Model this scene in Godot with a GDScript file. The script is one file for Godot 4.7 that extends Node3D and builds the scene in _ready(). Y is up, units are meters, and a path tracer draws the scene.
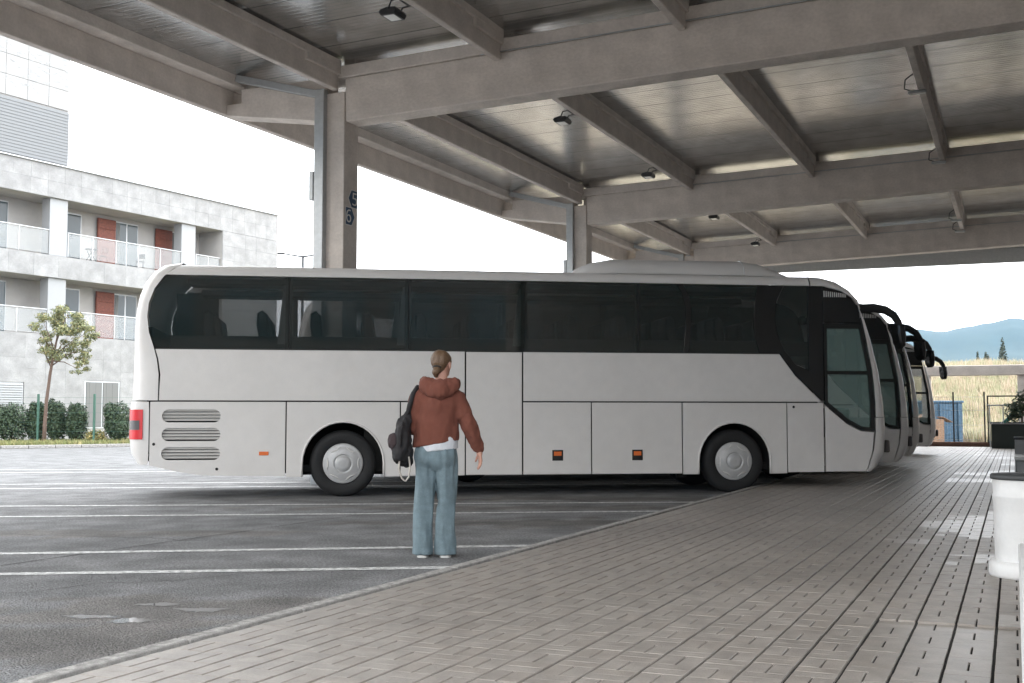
extends Node3D
# Bus station forecourt. Local frame of the canopy: u runs along the platform, t across it, away from the parking bays.

const P1 := Vector3(-3.083, 0, -20.6)
const A := Vector3(0.39934, 0, -0.9168)
const B := Vector3(0.9168, 0, 0.39934)
const YAW := -0.41080
const CAM := Vector3(0, 1.2, 0)
const PITCH := 0.065559
const PH := 0.10
const BUS_ORIGIN := Vector3(-2.5254, 0, -17.4031)
const BUS_YAW := 0.14968
const BW := 2.45

var M := {}
var names := {}
var rng := RandomNumberGenerator.new()

func lin(r: float, g: float, b: float, a := 1.0) -> Color:
	var c := Color(r, g, b).linear_to_srgb()
	c.a = a
	return c

func W(u: float, t: float, y: float) -> Vector3:
	return P1 + A * u + B * t + Vector3(0, y, 0)

# ---------- names and metas
func numbered(n: String) -> String:
	var k: int = names.get(n, 0)
	names[n] = k + 1
	return n if k == 0 else "%s_%03d" % [n, k]

func tag(o: Node, label: String, category: String, group := "") -> Node:
	o.set_meta("label", label)
	o.set_meta("category", category)
	if group != "":
		o.set_meta("group", group)
	return o

func thing(called: String, label: String, category: String, at := Vector3.ZERO, yaw := 0.0, group := "") -> Node3D:
	var o := Node3D.new()
	o.name = numbered(called)
	add_child(o)
	o.position = at
	o.rotation.y = yaw
	tag(o, label, category, group)
	return o

func setting(called: String, at := Vector3.ZERO, yaw := 0.0) -> Node3D:
	var o := Node3D.new()
	o.name = numbered(called)
	add_child(o)
	o.position = at
	o.rotation.y = yaw
	o.set_meta("kind", "structure")
	return o

func put(mesh: Mesh, called: String, m: Material, parent: Node, at := Vector3.ZERO) -> MeshInstance3D:
	var o := MeshInstance3D.new()
	o.mesh = mesh
	o.material_override = m
	if parent == self:
		o.name = numbered(called)
		add_child(o)
	else:
		o.name = called
		parent.add_child(o, true)
	o.position = at
	return o

# ---------- mesh tools
func begin(smooth := false) -> SurfaceTool:
	var st := SurfaceTool.new()
	st.begin(Mesh.PRIMITIVE_TRIANGLES)
	st.set_smooth_group(0 if smooth else -1)
	return st

func done(st: SurfaceTool) -> ArrayMesh:
	st.generate_normals()
	return st.commit()

func obj(st: SurfaceTool, called: String, m: Material, parent: Node, at := Vector3.ZERO) -> MeshInstance3D:
	return put(done(st), called, m, parent, at)

func tri(st: SurfaceTool, a: Vector3, b: Vector3, c: Vector3) -> void:
	st.add_vertex(a); st.add_vertex(c); st.add_vertex(b)

func quad(st: SurfaceTool, a: Vector3, b: Vector3, c: Vector3, d: Vector3) -> void:
	tri(st, a, b, c); tri(st, a, c, d)

# box with chamfered edges, in the frame of xf
func cbox(st: SurfaceTool, c: Vector3, s: Vector3, bev := 0.0, xf := Transform3D.IDENTITY) -> void:
	var h := s * 0.5
	bev = minf(bev, minf(h.x, minf(h.y, h.z)) * 0.9)
	if bev <= 0.0:
		var v := []
		for i in 8:
			v.append(xf * (c + Vector3(h.x if i & 1 else -h.x, h.y if i & 2 else -h.y, h.z if i & 4 else -h.z)))
		quad(st, v[4], v[5], v[7], v[6]); quad(st, v[1], v[0], v[2], v[3])
		quad(st, v[5], v[1], v[3], v[7]); quad(st, v[0], v[4], v[6], v[2])
		quad(st, v[6], v[7], v[3], v[2]); quad(st, v[0], v[1], v[5], v[4])
		return
	# three points near every corner: pulled in along two axes each
	var q := {}
	for i in 8:
		var sg := Vector3(1 if i & 1 else -1, 1 if i & 2 else -1, 1 if i & 4 else -1)
		for ax in 3:
			var p := h - Vector3(bev, bev, bev)
			p[ax] = h[ax]
			q[i * 3 + ax] = xf * (c + p * sg)
	for ax in 3:
		var b1 := 1 << ((ax + 1) % 3)
		var b2 := 1 << ((ax + 2) % 3)
		var s0 := 1 << ax
		quad(st, q[s0 * 3 + ax], q[(s0 | b1) * 3 + ax], q[(s0 | b1 | b2) * 3 + ax], q[(s0 | b2) * 3 + ax])
		quad(st, q[0 + ax], q[b2 * 3 + ax], q[(b1 | b2) * 3 + ax], q[b1 * 3 + ax])
		# the four edges along this axis
		var x1 := (ax + 1) % 3
		var x2 := (ax + 2) % 3
		for k in 4:
			var e: int = (b1 if k & 1 else 0) | (b2 if k & 2 else 0)
			var f: int = e | s0
			if (k == 0) or (k == 3):
				quad(st, q[e * 3 + x1], q[f * 3 + x1], q[f * 3 + x2], q[e * 3 + x2]) if k == 3 else quad(st, q[e * 3 + x1], q[f * 3 + x1], q[f * 3 + x2], q[e * 3 + x2])
			else:
				quad(st, q[e * 3 + x2], q[f * 3 + x2], q[f * 3 + x1], q[e * 3 + x1])
	for i in 8:
		var odd: bool = ((i & 1) + ((i >> 1) & 1) + ((i >> 2) & 1)) % 2 == 1
		if odd:
			tri(st, q[i * 3], q[i * 3 + 1], q[i * 3 + 2])
		else:
			tri(st, q[i * 3], q[i * 3 + 2], q[i * 3 + 1])

func boxmesh(s: Vector3, bev := 0.0) -> ArrayMesh:
	var st := begin()
	cbox(st, Vector3.ZERO, s, bev)
	return done(st)

# bar of rectangular section from p to q; w across (level), h upwards, p and q in the middle of the bottom face
func bar(st: SurfaceTool, p: Vector3, q: Vector3, w: float, h: float, bev := 0.0) -> void:
	var z := (q - p).normalized()
	var x := Vector3.UP.cross(z).normalized() if absf(z.y) < 0.99 else Vector3.RIGHT
	var y := z.cross(x).normalized()
	var xf := Transform3D(Basis(x, y, z), (p + q) * 0.5 + y * h * 0.5)
	cbox(st, Vector3.ZERO, Vector3(w, h, p.distance_to(q)), bev, xf)

func inset(poly: PackedVector2Array, d: float) -> PackedVector2Array:
	# poly runs counter-clockwise; every corner moves inwards
	var out := PackedVector2Array()
	var n := poly.size()
	for i in n:
		var a := (poly[i] - poly[(i + n - 1) % n]).normalized()
		var b := (poly[(i + 1) % n] - poly[i]).normalized()
		var na := Vector2(-a.y, a.x)
		var nb := Vector2(-b.y, b.x)
		var m := na + nb
		out.append(poly[i] + m * (d / maxf(0.3, m.dot(na))))
	return out

# prism over a polygon in the xy plane from z0 to z1, front (z1) edge chamfered
func prism(st: SurfaceTool, pts: Array, z0: float, z1: float, bev := 0.0, xf := Transform3D.IDENTITY) -> void:
	var poly := PackedVector2Array(pts)
	if Geometry2D.is_polygon_clockwise(poly):
		poly.reverse()
	var n := poly.size()
	var front := inset(poly, bev) if bev > 0.0 else poly
	var sg := 1.0 if z1 > z0 else -1.0
	var zb := z1 - bev * sg
	var idx := Geometry2D.triangulate_polygon(poly)
	for i in range(0, idx.size(), 3):
		var p := [idx[i], idx[i + 1], idx[i + 2]]
		if (poly[p[1]] - poly[p[0]]).cross(poly[p[2]] - poly[p[0]]) < 0:
			p = [idx[i], idx[i + 2], idx[i + 1]]
		if sg < 0:
			p.reverse()
		tri(st, xf * v3(front[p[0]], z1), xf * v3(front[p[1]], z1), xf * v3(front[p[2]], z1))
		tri(st, xf * v3(poly[p[0]], z0), xf * v3(poly[p[2]], z0), xf * v3(poly[p[1]], z0))
	for i in n:
		var j := (i + 1) % n
		var ring := [[poly, z0, poly, zb]]
		if bev > 0.0:
			ring.append([poly, zb, front, z1])
		for r in ring:
			if sg > 0:
				quad(st, xf * v3(r[0][i], r[1]), xf * v3(r[0][j], r[1]), xf * v3(r[2][j], r[3]), xf * v3(r[2][i], r[3]))
			else:
				quad(st, xf * v3(r[0][j], r[1]), xf * v3(r[0][i], r[1]), xf * v3(r[2][i], r[3]), xf * v3(r[2][j], r[3]))

func v3(p: Vector2, z: float) -> Vector3:
	return Vector3(p.x, p.y, z)

func rect(x0: float, y0: float, x1: float, y1: float) -> Array:
	return [Vector2(x0, y0), Vector2(x1, y0), Vector2(x1, y1), Vector2(x0, y1)]

func tube(st: SurfaceTool, pts: Array, radii: Array, n := 8, flat := 1.0) -> void:
	var rings := []
	var side := Vector3.ZERO
	for i in pts.size():
		var d: Vector3 = (pts[mini(i + 1, pts.size() - 1)] - pts[maxi(i - 1, 0)]).normalized()
		if side == Vector3.ZERO:
			side = d.cross(Vector3.UP if absf(d.y) < 0.9 else Vector3.RIGHT).normalized()
		side = (side - d * side.dot(d)).normalized()
		var up := side.cross(d)
		var r: float = radii[mini(i, radii.size() - 1)]
		var ring := []
		for k in n:
			var a := TAU * k / n
			ring.append(pts[i] + side * cos(a) * r * flat + up * sin(a) * r)
		rings.append(ring)
	for i in rings.size() - 1:
		for k in n:
			var l := (k + 1) % n
			quad(st, rings[i][l], rings[i][k], rings[i + 1][k], rings[i + 1][l])
	for k in range(1, n - 1):
		tri(st, rings[0][0], rings[0][k], rings[0][k + 1])
		tri(st, rings[-1][0], rings[-1][k + 1], rings[-1][k])

# profile: (radius, height) pairs from the bottom up, turned round the y axis of xf
func lathe(st: SurfaceTool, prof: Array, n := 24, xf := Transform3D.IDENTITY) -> void:
	for i in prof.size() - 1:
		for k in n:
			var a := TAU * k / n
			var b := TAU * (k + 1) / n
			var p: Vector2 = prof[i]
			var q: Vector2 = prof[i + 1]
			var v := [Vector3(cos(a) * p.x, p.y, -sin(a) * p.x), Vector3(cos(b) * p.x, p.y, -sin(b) * p.x), Vector3(cos(b) * q.x, q.y, -sin(b) * q.x), Vector3(cos(a) * q.x, q.y, -sin(a) * q.x)]
			if p.x < 1e-5:
				tri(st, xf * v[0], xf * v[2], xf * v[3])
			elif q.x < 1e-5:
				tri(st, xf * v[0], xf * v[1], xf * v[2])
			else:
				quad(st, xf * v[0], xf * v[1], xf * v[2], xf * v[3])

func gridsurf(st: SurfaceTool, g: Array) -> void:
	# g: rows of points; only filled where all four are there
	for i in g.size() - 1:
		for k in g[i].size() - 1:
			quad(st, g[i][k], g[i][k + 1], g[i + 1][k + 1], g[i + 1][k])

# ---------- materials
func noise_image(sd: int, freq: float, oct: int, size: int, kind := FastNoiseLite.TYPE_SIMPLEX_SMOOTH) -> PackedByteArray:
	var n := FastNoiseLite.new()
	n.seed = sd
	n.noise_type = kind
	n.frequency = freq
	n.fractal_octaves = oct
	n.fractal_type = FastNoiseLite.FRACTAL_FBM if oct > 1 else FastNoiseLite.FRACTAL_NONE
	var im := n.get_seamless_image(size, size)
	im.convert(Image.FORMAT_L8)
	return im.get_data()

# grey tiles: every layer is [seed, frequency, octaves, strength]; result multiplies a base colour around 1
func grain(layers: Array, size := 512, mid := 0.8, speck := 0.0, streak := 1.0) -> ImageTexture:
	var acc := PackedFloat32Array()
	acc.resize(size * size)
	acc.fill(mid)
	for l in layers:
		var d := noise_image(l[0], l[1], l[2], size)
		var s: float = l[3]
		for i in acc.size():
			acc[i] += (d[i] / 255.0 - 0.5) * s
	if speck > 0.0:
		var r := RandomNumberGenerator.new()
		r.seed = 7
		for i in acc.size():
			acc[i] += (r.randf() - 0.5) * speck
	var out := PackedByteArray()
	out.resize(size * size)
	for i in acc.size():
		out[i] = int(clampf(acc[i], 0.0, 1.0) * 255.0)
	var im := Image.create_from_data(size, size, false, Image.FORMAT_L8, out)
	im.convert(Image.FORMAT_RGB8)
	im.generate_mipmaps()
	return ImageTexture.create_from_image(im)

func bump(layers: Array, size := 512, strength := 4.0, speck := 0.0) -> ImageTexture:
	var im: Image = grain(layers, size, 0.5, speck).get_image()
	im.clear_mipmaps()
	im.convert(Image.FORMAT_RGBA8)
	im.bump_map_to_normal_map(strength)
	return ImageTexture.create_from_image(im)

func mat(c: Color, rough := 0.8, metal := 0.0, tex: Texture2D = null, scale := 1.0, nrm: Texture2D = null, nstr := 1.0, world := true) -> StandardMaterial3D:
	var m := StandardMaterial3D.new()
	m.albedo_color = c
	m.roughness = rough
	m.metallic = metal
	m.metallic_specular = 0.5
	if tex or nrm:
		m.uv1_triplanar = true
		m.uv1_world_triplanar = world
		m.uv1_scale = Vector3.ONE * scale
		if tex:
			m.albedo_texture = tex
		if nrm:
			m.normal_enabled = true
			m.normal_texture = nrm
			m.normal_scale = nstr
	return m

func glass(c: Color, alpha: float) -> StandardMaterial3D:
	var m := StandardMaterial3D.new()
	c.a = alpha
	m.albedo_color = c
	m.roughness = 0.03
	m.transparency = BaseMaterial3D.TRANSPARENCY_ALPHA
	return m

func make_materials() -> void:
	var g_fine := grain([[1, 0.02, 4, 0.35], [2, 0.12, 2, 0.18]], 512, 0.8, 0.08)
	var g_conc := grain([[3, 0.006, 5, 0.13], [4, 0.06, 3, 0.08]], 512, 0.84, 0.05)
	var g_clad := grain([[51, 0.012, 5, 0.19], [52, 0.09, 2, 0.09]], 512, 0.88, 0.03)
	var g_soft := grain([[5, 0.008, 3, 0.07], [6, 0.05, 2, 0.03]], 512, 0.92, 0.015)
	var n_fine := bump([[8, 0.08, 3, 0.6]], 512, 3.0, 0.15)
	var g_asph := grain([[11, 0.006, 5, 0.25], [12, 0.16, 3, 0.4]], 1024, 0.73, 0.28)
	var n_asph := bump([[13, 0.3, 2, 0.8]], 1024, 6.0, 0.5)
	var n_folds := bump([[14, 0.02, 3, 0.9]], 512, 3.0)
	var g_cloth := grain([[15, 0.02, 4, 0.3], [16, 0.3, 1, 0.15]], 256, 0.82, 0.15)
	M.asphalt = mat(lin(0.57, 0.57, 0.575), 0.8, 0, g_asph, 0.2, n_asph, 1.0)
	M.asphalt.vertex_color_use_as_albedo = true
	M.bed = mat(lin(0.030, 0.028, 0.026), 0.95, 0, g_fine, 1.0)
	M.paint = mat(lin(0.80, 0.80, 0.785), 0.7, 0, grain([[21, 0.03, 4, 0.5], [22, 0.2, 2, 0.4]], 512, 0.8, 0.25), 0.8)
	M.kerb = mat(lin(0.50, 0.48, 0.455), 0.85, 0, g_fine, 1.3, n_fine, 0.6)
	M.pav = []
	for c in [[0.385, 0.348, 0.313], [0.366, 0.329, 0.297], [0.40, 0.361, 0.326], [0.38, 0.338, 0.301]]:
		M.pav.append(mat(lin(c[0], c[1], c[2]), 0.42, 0, g_conc, 1.6, n_fine, 0.35))
	M.paver_mass = mat(Color.WHITE, 0.42, 0, g_conc, 1.6, n_fine, 0.35)
	M.paver_mass.vertex_color_use_as_albedo = true
	M.concrete = mat(lin(0.86, 0.78, 0.715), 0.85, 0, g_conc, 0.45, n_fine, 0.4)
	M.roof = mat(lin(0.72, 0.715, 0.70), 0.2, 0.85, grain([[31, 0.01, 3, 0.16]], 256, 0.85, 0.03), 0.5)
	M.galv = mat(lin(0.52, 0.54, 0.55), 0.45, 0.5, g_soft, 2.0)
	M.dark_metal = mat(lin(0.035, 0.036, 0.038), 0.5, 0.3)
	M.white_lens = mat(lin(0.7, 0.7, 0.68), 0.3)
	# coach
	M.bus_white = mat(lin(0.80, 0.775, 0.75), 0.33, 0, grain([[5, 0.008, 3, 0.03], [6, 0.05, 2, 0.02]], 256, 0.94, 0.01), 0.35, null, 1.0, false)
	M.bus_white.clearcoat_enabled = true
	M.bus_white.clearcoat = 0.25
	M.bus_white.clearcoat_roughness = 0.2
	M.bus_black = mat(lin(0.012, 0.013, 0.013), 0.16)
	M.bus_frame = mat(lin(0.01, 0.01, 0.01), 0.7)
	M.bus_under = mat(lin(0.018, 0.017, 0.016), 0.9)
	M.tint = glass(lin(0.005, 0.015, 0.014), 0.44)
	M.door_glass = glass(lin(0.22, 0.36, 0.33), 0.32)
	M.clear_glass = glass(lin(0.12, 0.18, 0.17), 0.15)
	M.rubber = mat(lin(0.022, 0.022, 0.023), 0.75, 0, g_fine, 5.0, null, 1.0, false)
	M.hub = mat(lin(0.56, 0.56, 0.56), 0.38, 0.15, g_soft, 2.0, null, 1.0, false)
	M.red_lens = mat(lin(0.62, 0.025, 0.03), 0.2)
	M.smoke_lens = mat(lin(0.10, 0.09, 0.09), 0.2)
	M.orange_lens = mat(lin(0.75, 0.16, 0.03), 0.3)
	M.slat = mat(lin(0.58, 0.57, 0.55), 0.5)
	M.seat = mat(lin(0.02, 0.022, 0.026), 0.9)
	M.interior = mat(lin(0.07, 0.07, 0.068), 0.9)
	M.curtain = mat(lin(0.25, 0.27, 0.27), 0.95)
	# building
	M.clad = []
	for c in [0.405, 0.385, 0.395, 0.37]:
		M.clad.append(mat(lin(c, c * 0.99, c * 0.985), 0.8, 0, g_clad, 0.22))
	M.render_white = mat(lin(0.47, 0.45, 0.43), 0.85, 0, g_soft, 0.2)
	M.wood = mat(lin(0.30, 0.085, 0.05), 0.6, 0, g_fine, 0.8)
	M.alu = mat(lin(0.55, 0.56, 0.57), 0.4, 0.4)
	M.louvre = mat(lin(0.32, 0.325, 0.33), 0.5, 0.2)
	M.window_glass = mat(lin(0.07, 0.085, 0.09), 0.06)
	M.rail_glass = glass(lin(0.4, 0.43, 0.42), 0.13)
	M.drape = mat(lin(0.17, 0.17, 0.165), 0.95)
	M.white_paint = mat(lin(0.78, 0.78, 0.775), 0.45, 0, g_soft, 1.0)
	M.grey_paint = mat(lin(0.30, 0.30, 0.30), 0.6, 0, g_soft, 1.0)
	M.dark_green = mat(lin(0.03, 0.04, 0.035), 0.7, 0, g_soft, 1.0)
	M.green_post = mat(lin(0.05, 0.12, 0.09), 0.6)
	M.bark = mat(lin(0.22, 0.15, 0.12), 0.95, 0, g_fine, 4.0, n_fine, 1.0)
	M.leaf = mat(Color.WHITE, 0.7)
	M.leaf.vertex_color_use_as_albedo = true
	M.leaf.backlight_enabled = true
	M.leaf.backlight = Color(0.1, 0.12, 0.04)
	M.earth = mat(lin(0.30, 0.24, 0.17), 0.95, 0, g_fine, 0.2)
	M.field = mat(Color.WHITE, 0.95, 0, g_fine, 0.35)
	M.field.vertex_color_use_as_albedo = true
	M.mountain = mat(lin(0.04, 0.05, 0.032), 1.0, 0, g_conc, 0.002)
	M.skip_blue = mat(lin(0.09, 0.19, 0.30), 0.6, 0, g_fine, 0.7)
	M.cardboard = mat(lin(0.42, 0.27, 0.18), 0.9, 0, g_fine, 1.0)
	M.brick_red = mat(lin(0.24, 0.13, 0.09), 0.9, 0, g_fine, 1.0)
	M.sign_blue = mat(lin(0.025, 0.06, 0.12), 0.6)
	M.sign_white = mat(lin(0.65, 0.64, 0.62), 0.7)
	M.water = mat(lin(0.10, 0.10, 0.105), 0.05)
	# person
	M.hoodie = mat(lin(0.175, 0.058, 0.038), 0.95, 0, g_soft, 3.0, n_folds, 0.25, false)
	M.denim = mat(lin(0.23, 0.315, 0.355), 0.9, 0, grain([[41, 0.02, 4, 0.12], [42, 0.3, 1, 0.15]], 256, 0.8, 0.15), 2.0, n_folds, 0.2, false)
	M.shirt = mat(lin(0.66, 0.68, 0.72), 0.9, 0, g_soft, 3.0, n_folds, 0.5, false)
	M.skin = mat(lin(0.50, 0.27, 0.20), 0.55)
	M.hair = mat(lin(0.24, 0.14, 0.075), 0.55, 0, grain([[43, 0.08, 3, 0.6]], 256, 0.7, 0.2), 6.0, null, 1.0, false)
	M.shoe = mat(lin(0.5, 0.48, 0.46), 0.8)
	M.sole = mat(lin(0.6, 0.6, 0.58), 0.7)
	M.bag = mat(lin(0.02, 0.018, 0.02), 0.8, 0, g_cloth, 4.0, n_folds, 1.0, false)
	M.bag_brown = mat(lin(0.035, 0.022, 0.024), 0.85)
	M.cord = mat(lin(0.42, 0.39, 0.35), 0.9)
	M.field2 = mat(lin(0.20, 0.20, 0.08), 0.95, 0, g_fine, 0.5)
	M.tarp = mat(lin(0.03, 0.16, 0.12), 0.8)
	M.grey_dark = mat(lin(0.045, 0.048, 0.05), 0.55, 0, g_soft, 1.0)
	M.grey_mid = mat(lin(0.45, 0.455, 0.46), 0.7, 0, g_soft, 1.0)
	M.dull_wall = mat(lin(0.17, 0.155, 0.145), 0.9, 0, g_conc, 0.4)
	M.crown = mat(lin(0.41, 0.405, 0.40), 0.85, 0, g_soft, 0.3)
	M.hole = mat(lin(0.10, 0.10, 0.105), 0.9)
	M.pav_gloss = []
	for m in M.pav:
		var g: StandardMaterial3D = m.duplicate()
		g.roughness = 0.3
		M.pav_gloss.append(g)
	M.paver_mass_gloss = M.paver_mass.duplicate()
	M.paver_mass_gloss.roughness = 0.3
	M.tower_louvre = mat(lin(0.17, 0.175, 0.18), 0.5, 0.1)
	M.house_wall = mat(lin(0.55, 0.51, 0.48), 0.9, 0, g_conc, 0.4)
	M.tar = mat(lin(0.10, 0.098, 0.095), 0.8, 0, g_fine, 2.0)
func _ready() -> void:
	# camera
	var cam := Camera3D.new()
	cam.position = CAM
	cam.rotation.x = PITCH
	cam.fov = 33.0783
	cam.near = 0.1
	cam.far = 12000.0
	add_child(cam)
	cam.current = true
	# sky and light: bright overcast, the zenith brighter than the horizon
	var sky := ProceduralSkyMaterial.new()
	sky.sky_top_color = Color(0.97, 0.985, 1.0)
	sky.sky_horizon_color = Color(0.80, 0.80, 0.805)
	sky.sky_curve = 0.35
	sky.sky_energy_multiplier = 1.5
	sky.ground_horizon_color = Color(0.55, 0.54, 0.53)
	sky.ground_bottom_color = Color(0.45, 0.44, 0.43)
	var env := Environment.new()
	env.background_mode = Environment.BG_SKY
	env.sky = Sky.new()
	env.sky.sky_material = sky
	env.tonemap_mode = Environment.TONE_MAPPER_LINEAR
	env.tonemap_exposure = 2.65
	env.fog_enabled = true
	env.fog_density = 0.00006
	env.fog_light_color = Color(0.34, 0.53, 0.66)
	env.sdfgi_enabled = true
	env.ssao_enabled = true
	env.ssil_enabled = true
	var we := WorldEnvironment.new()
	we.environment = env
	add_child(we)
	var sun := DirectionalLight3D.new()
	sun.light_energy = 0.2
	sun.light_angular_distance = 30.0
	sun.light_color = Color(1.0, 0.985, 0.96)
	sun.shadow_enabled = true
	add_child(sun)
	sun.look_at_from_position(Vector3(-7.5, 4.2, 5.0), Vector3.ZERO)
	make_materials()
	make_ground()
	make_platform()
	make_canopy()
	make_building()
	make_far()
	make_verge()
	print("setting built")
	make_coaches()
	number_signs()
	make_floodlights()
	make_platform_things()
	print("coaches built")
	make_person()
	print("person built")

# ---------- where a point lands in the picture (used only to choose which pavers are the largest in view)
func seen(p: Vector3) -> Vector3:
	var d := p - CAM
	var c := cos(PITCH)
	var s := sin(PITCH)
	var yy := d.y * c + d.z * s
	var zz := d.y * s - d.z * c
	zz = d.y * s * 1.0 + -d.z * c
	return Vector3(512 + 1150 * d.x / zz, 341.5 - 1150 * yy / zz, zz)

# ---------- ground
func make_ground() -> void:
	var st := begin()
	var R := 9000.0
	quad(st, Vector3(-R, -0.03, R), Vector3(R, -0.03, R), Vector3(R, -0.03, -R), Vector3(-R, -0.03, -R))
	var g := obj(st, "ground", M.earth, self)
	g.set_meta("kind", "structure")
	# asphalt of the bus park, one sheet with stains and patches of wear
	var n1 := FastNoiseLite.new(); n1.seed = 5; n1.frequency = 0.16; n1.fractal_octaves = 4
	var n2 := FastNoiseLite.new(); n2.seed = 9; n2.frequency = 0.9; n2.fractal_octaves = 3
	var n3 := FastNoiseLite.new(); n3.seed = 15; n3.frequency = 0.35; n3.fractal_octaves = 2
	st = begin(true)
	var xs := []
	var zs := []
	var x := -60.0
	while x < 45.0:
		xs.append(x)
		x += 0.14 if x > -9.0 and x < 6.0 else (0.8 if x > -25 else 3.0)
	var z := 14.0
	while z > -47.0:
		zs.append(z)
		z -= 0.14 if z < -4.0 and z > -17.0 else 0.7
	zs.append(-47.0)
	var stains := [[1.0, -13.2, 2.6, 0.55, 0.62], [-1.9, -7.3, 1.6, 0.5, 0.8], [-2.6, -6.2, 1.2, 0.5, 0.78], [0.8, -15.3, 3.5, 0.4, 0.72], [-4.2, -12.0, 2.0, 0.35, 0.85], [2.5, -17.0, 4.0, 0.5, 0.6]]
	for i in zs.size():
		for j in xs.size():
			var p := Vector3(xs[j], 0, zs[i])
			var f := 1.0 + n1.get_noise_2d(p.x, p.z * 1.6) * 0.16 + n2.get_noise_2d(p.x, p.z) * 0.14
			var warm := 0.0
			for s in stains:
				var dx: float = (p.x - s[0]) / s[2] + n3.get_noise_2d(p.x * 3, p.z * 3) * 0.7
				var dz: float = (p.z - s[1]) / s[3] + n2.get_noise_2d(p.x * 2, p.z * 2 + 40) * 0.9
				var q := dx * dx + dz * dz
				if q < 1.0:
					f *= lerpf(s[4], 1.0, smoothstep(0.35, 1.0, q))
					warm = 0.06
			st.set_color(Color(0.62 * f * (1.0 + warm), 0.62 * f, 0.62 * f * (1.0 - warm)))
			st.add_vertex(p)
	var w := xs.size()
	for i in zs.size() - 1:
		for j in w - 1:
			var a := i * w + j
			for k in [a, a + w + 1, a + 1, a, a + w, a + w + 1]:
				st.add_index(k)
	g = obj(st, "asphalt_road", M.asphalt, self)
	g.set_meta("kind", "structure")
	# bay lines: from the kerb out to the open lot
	for l in [[-3.909, -8.878, -0.336, -9.288], [-4.494, -10.195, 0.252, -10.839], [-6.157, -13.938, 1.86, -14.76], [-6.887, -15.58, 2.58, -16.327], [-8.55, -19.33, 4.4, -21.1], [-9.12, -20.61, 4.95, -22.4], [-11.0, -24.9, 6.5, -27.2], [-11.6, -26.2, 7.1, -28.5], [-2.6, -6.0, 0.1, -6.25]]:
		var p0 := Vector3(l[0], 0.004, l[1])
		var p1 := Vector3(l[2], 0.004, l[3])
		if l[0] > -2.7:
			continue
		var d := (p1 - p0).normalized()
		# run up to the kerb face at t = 7.16
		var t0 := (p0 - P1).dot(B)
		var td := d.dot(B)
		var e := p0 + d * ((7.15 - t0) / td)
		var b := p0 - d * 7.0
		var side := d.cross(Vector3.UP) * 0.075
		st = begin()
		var steps := 60
		for k in steps:
			var c0 := b.lerp(e, float(k) / steps)
			var c1 := b.lerp(e, float(k + 1) / steps)
			var ws := side * (1.0 + n2.get_noise_2d(c0.x * 3, c0.z) * 0.12)
			var we := side * (1.0 + n2.get_noise_2d(c1.x * 3, c1.z) * 0.12)
			c0.y = 0.004; c1.y = 0.004
			quad(st, c0 + ws, c1 + we, c1 - we, c0 - ws)
		g = obj(st, "bay_marking", M.paint, self)
		g.set_meta("kind", "structure")
	# joint between two lanes of asphalt and two cracks, as thin wandering strips
	for q in [[-4.13, -9.38, -1.46, -15.14, 0.02], [-3.6, -7.9, -0.9, -9.6, 0.012], [-2.0, -11.6, 1.2, -12.2, 0.012], [-7.5, -12.6, -3.0, -11.3, 0.014]]:
		st = begin()
		var c_prev := Vector3.ZERO
		for k in 61:
			var c := Vector3(lerpf(q[0], q[2], k / 60.0), 0.0035, lerpf(q[1], q[3], k / 60.0))
			c += Vector3(0, 0, 1) * n2.get_noise_2d(c.x * 1.5, q[1] * 3.0) * (0.05 if q[4] > 0.015 else 0.22)
			if k > 0:
				var d2 := (c - c_prev).normalized()
				var sd: Vector3 = d2.cross(Vector3.UP) * q[4] * (0.5 + 0.4 * n2.get_noise_2d(c.x * 6.0, 7.0))
				quad(st, c_prev + sd, c + sd, c - sd, c_prev - sd)
			c_prev = c
		g = obj(st, "asphalt_road_seam", M.tar, self)
		g.set_meta("kind", "structure")
	# puddles
	for q in [[-2.54, -7.01, 0.16, 0.075], [-2.25, -6.87, 0.15, 0.085], [-2.26, -7.46, 0.17, 0.06], [-1.93, -7.26, 0.16, 0.10]]:
		st = begin()
		var ring := []
		for k in 90:
			var a := TAU * k / 90
			var rr: float = 1.0 + 0.16 * sin(a * 2.0 + q[0] * 9.0) + 0.12 * sin(a * 3.0 + q[1] * 7.0) + n2.get_noise_2d(cos(a) * 3.0 + q[0] * 9.0, sin(a) * 3.0 + q[1] * 9.0) * 0.55
			ring.append(Vector3(q[0] + cos(a) * q[2] * 0.85 * rr, 0.003, q[1] - sin(a) * q[3] * 0.85 * rr))
		for k in 90:
			tri(st, Vector3(q[0], 0.003, q[1]), ring[k], ring[(k + 1) % 90])
		g = obj(st, "puddle_water", M.water, self)
		g.set_meta("kind", "structure")

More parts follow.
